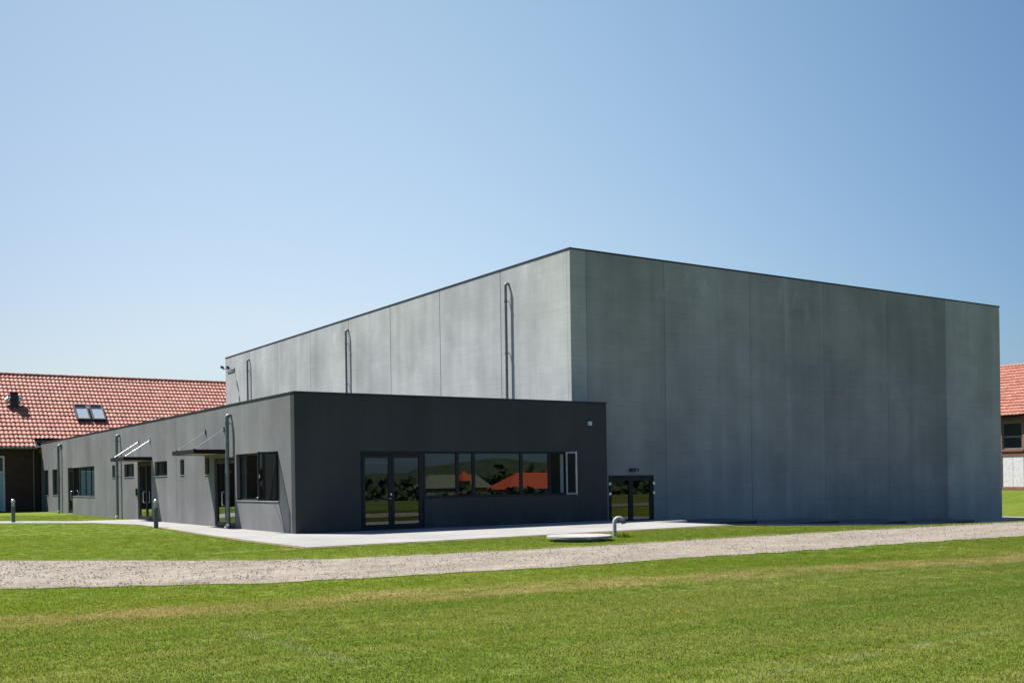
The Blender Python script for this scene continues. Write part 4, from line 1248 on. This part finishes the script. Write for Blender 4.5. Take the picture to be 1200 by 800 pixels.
# ------------------------------------------------------------------ grass blades and loose stones (uncountable: one object each)
def scatter(name, mesh_build, surface, density, attr, smin, smax, m, seed=0, tilt=0.0):
    o = mesh_build(name)
    struct(o, 'stuff')
    ng = bpy.data.node_groups.new(name + "_scatter", 'GeometryNodeTree')
    ng.interface.new_socket("Geometry", in_out='INPUT', socket_type='NodeSocketGeometry')
    ng.interface.new_socket("Geometry", in_out='OUTPUT', socket_type='NodeSocketGeometry')
    N = ng.nodes; Lk = ng.links
    gi = N.new("NodeGroupInput"); go = N.new("NodeGroupOutput")
    oi = N.new("GeometryNodeObjectInfo"); oi.inputs["Object"].default_value = surface; oi.transform_space = 'RELATIVE'
    ds = N.new("GeometryNodeDistributePointsOnFaces"); ds.inputs["Density"].default_value = density; ds.inputs["Seed"].default_value = seed
    Lk.new(oi.outputs["Geometry"], ds.inputs["Mesh"])
    if attr:
        na = N.new("GeometryNodeInputNamedAttribute"); na.data_type = 'FLOAT'; na.inputs["Name"].default_value = attr
        mm = N.new("ShaderNodeMath"); mm.operation = 'MULTIPLY'; mm.inputs[1].default_value = density
        Lk.new(na.outputs["Attribute"], mm.inputs[0]); Lk.new(mm.outputs[0], ds.inputs["Density"])
    io = N.new("GeometryNodeInstanceOnPoints")
    Lk.new(ds.outputs["Points"], io.inputs["Points"]); Lk.new(gi.outputs[0], io.inputs["Instance"])
    rv = N.new("FunctionNodeRandomValue"); rv.data_type = 'FLOAT_VECTOR'
    rv.inputs[0].default_value = (-tilt, -tilt, 0); rv.inputs[1].default_value = (tilt, tilt, 6.283)
    Lk.new(rv.outputs[0], io.inputs["Rotation"])
    rs = N.new("FunctionNodeRandomValue"); rs.data_type = 'FLOAT'
    rs.inputs[2].default_value = smin; rs.inputs[3].default_value = smax
    Lk.new(rs.outputs[1], io.inputs["Scale"])
    Lk.new(io.outputs[0], go.inputs[0])
    md = o.modifiers.new("scatter", 'NODES'); md.node_group = ng
    return o

def tuft(name):
    rgt = random.Random(31); mb = MB(); mb.use('blade')
    for i in range(64):
        a = rgt.uniform(0, 2 * math.pi); r = .17 * math.sqrt(rgt.random()); h = rgt.uniform(.010, .026)
        b0 = Vector((r * math.cos(a), r * math.sin(a), -.004)); ph = rgt.uniform(0, 6.28)
        ln = Vector((math.cos(ph), math.sin(ph), 0)) * h * rgt.uniform(.1, .75); w = Vector((-math.sin(ph), math.cos(ph), 0)) * rgt.uniform(.0018, .0032)
        m_ = b0 + ln * .35 + Vector((0, 0, h * .6)); t_ = b0 + ln + Vector((0, 0, h))
        b = len(mb.v); mb.v += [tuple(b0 - w), tuple(b0 + w), tuple(m_ + w * .8), tuple(m_ - w * .8), tuple(t_)]
        mb.face([b, b + 1, b + 2, b + 3]); mb.face([b + 3, b + 2, b + 4])
    return mb.build(name, recalc=False)
scatter('grass', tuft, lawn, 170.0, 'grass', 0.75, 1.35, 'blade', 3, 0.12)

def pebbles(name):
    rgp = random.Random(41); mb = MB(); mb.use('stone')
    for i in range(14):
        a = rgp.uniform(0, 2 * math.pi); r = .30 * math.sqrt(rgp.random()); s_ = rgp.uniform(.007, .019)
        c = Vector((r * math.cos(a), r * math.sin(a), s_ * .3))
        b = len(mb.v)
        ax = [Vector((1, 0, 0)), Vector((0, 1, 0)), Vector((-1, 0, 0)), Vector((0, -1, 0))]
        ro = rgp.uniform(0, 6.28)
        low = [c + Matrix.Rotation(ro, 3, 'Z') @ (q * s_ * rgp.uniform(.8, 1.3)) for q in ax]
        top = [c + Matrix.Rotation(ro + .5, 3, 'Z') @ (q * s_ * rgp.uniform(.35, .7)) + Vector((0, 0, s_ * rgp.uniform(.5, .9))) for q in ax]
        mb.v += [tuple(v) for v in low + top]
        for k in range(4):
            mb.face([b + k, b + (k + 1) % 4, b + 4 + (k + 1) % 4, b + 4 + k])
        mb.face([b + 4, b + 5, b + 6, b + 7])
    return mb.build(name, recalc=False)
gw = gravel.data.attributes.new("stones", 'FLOAT', 'POINT')
gw.data.foreach_set("value", [1.0 if -14 < v.co.x < 24 else 0.0 for v in gravel.data.vertices])
scatter('gravel_stones', pebbles, gravel, 8.0, 'stones', 0.5, 1.5, 'stone', 5, 0.1)
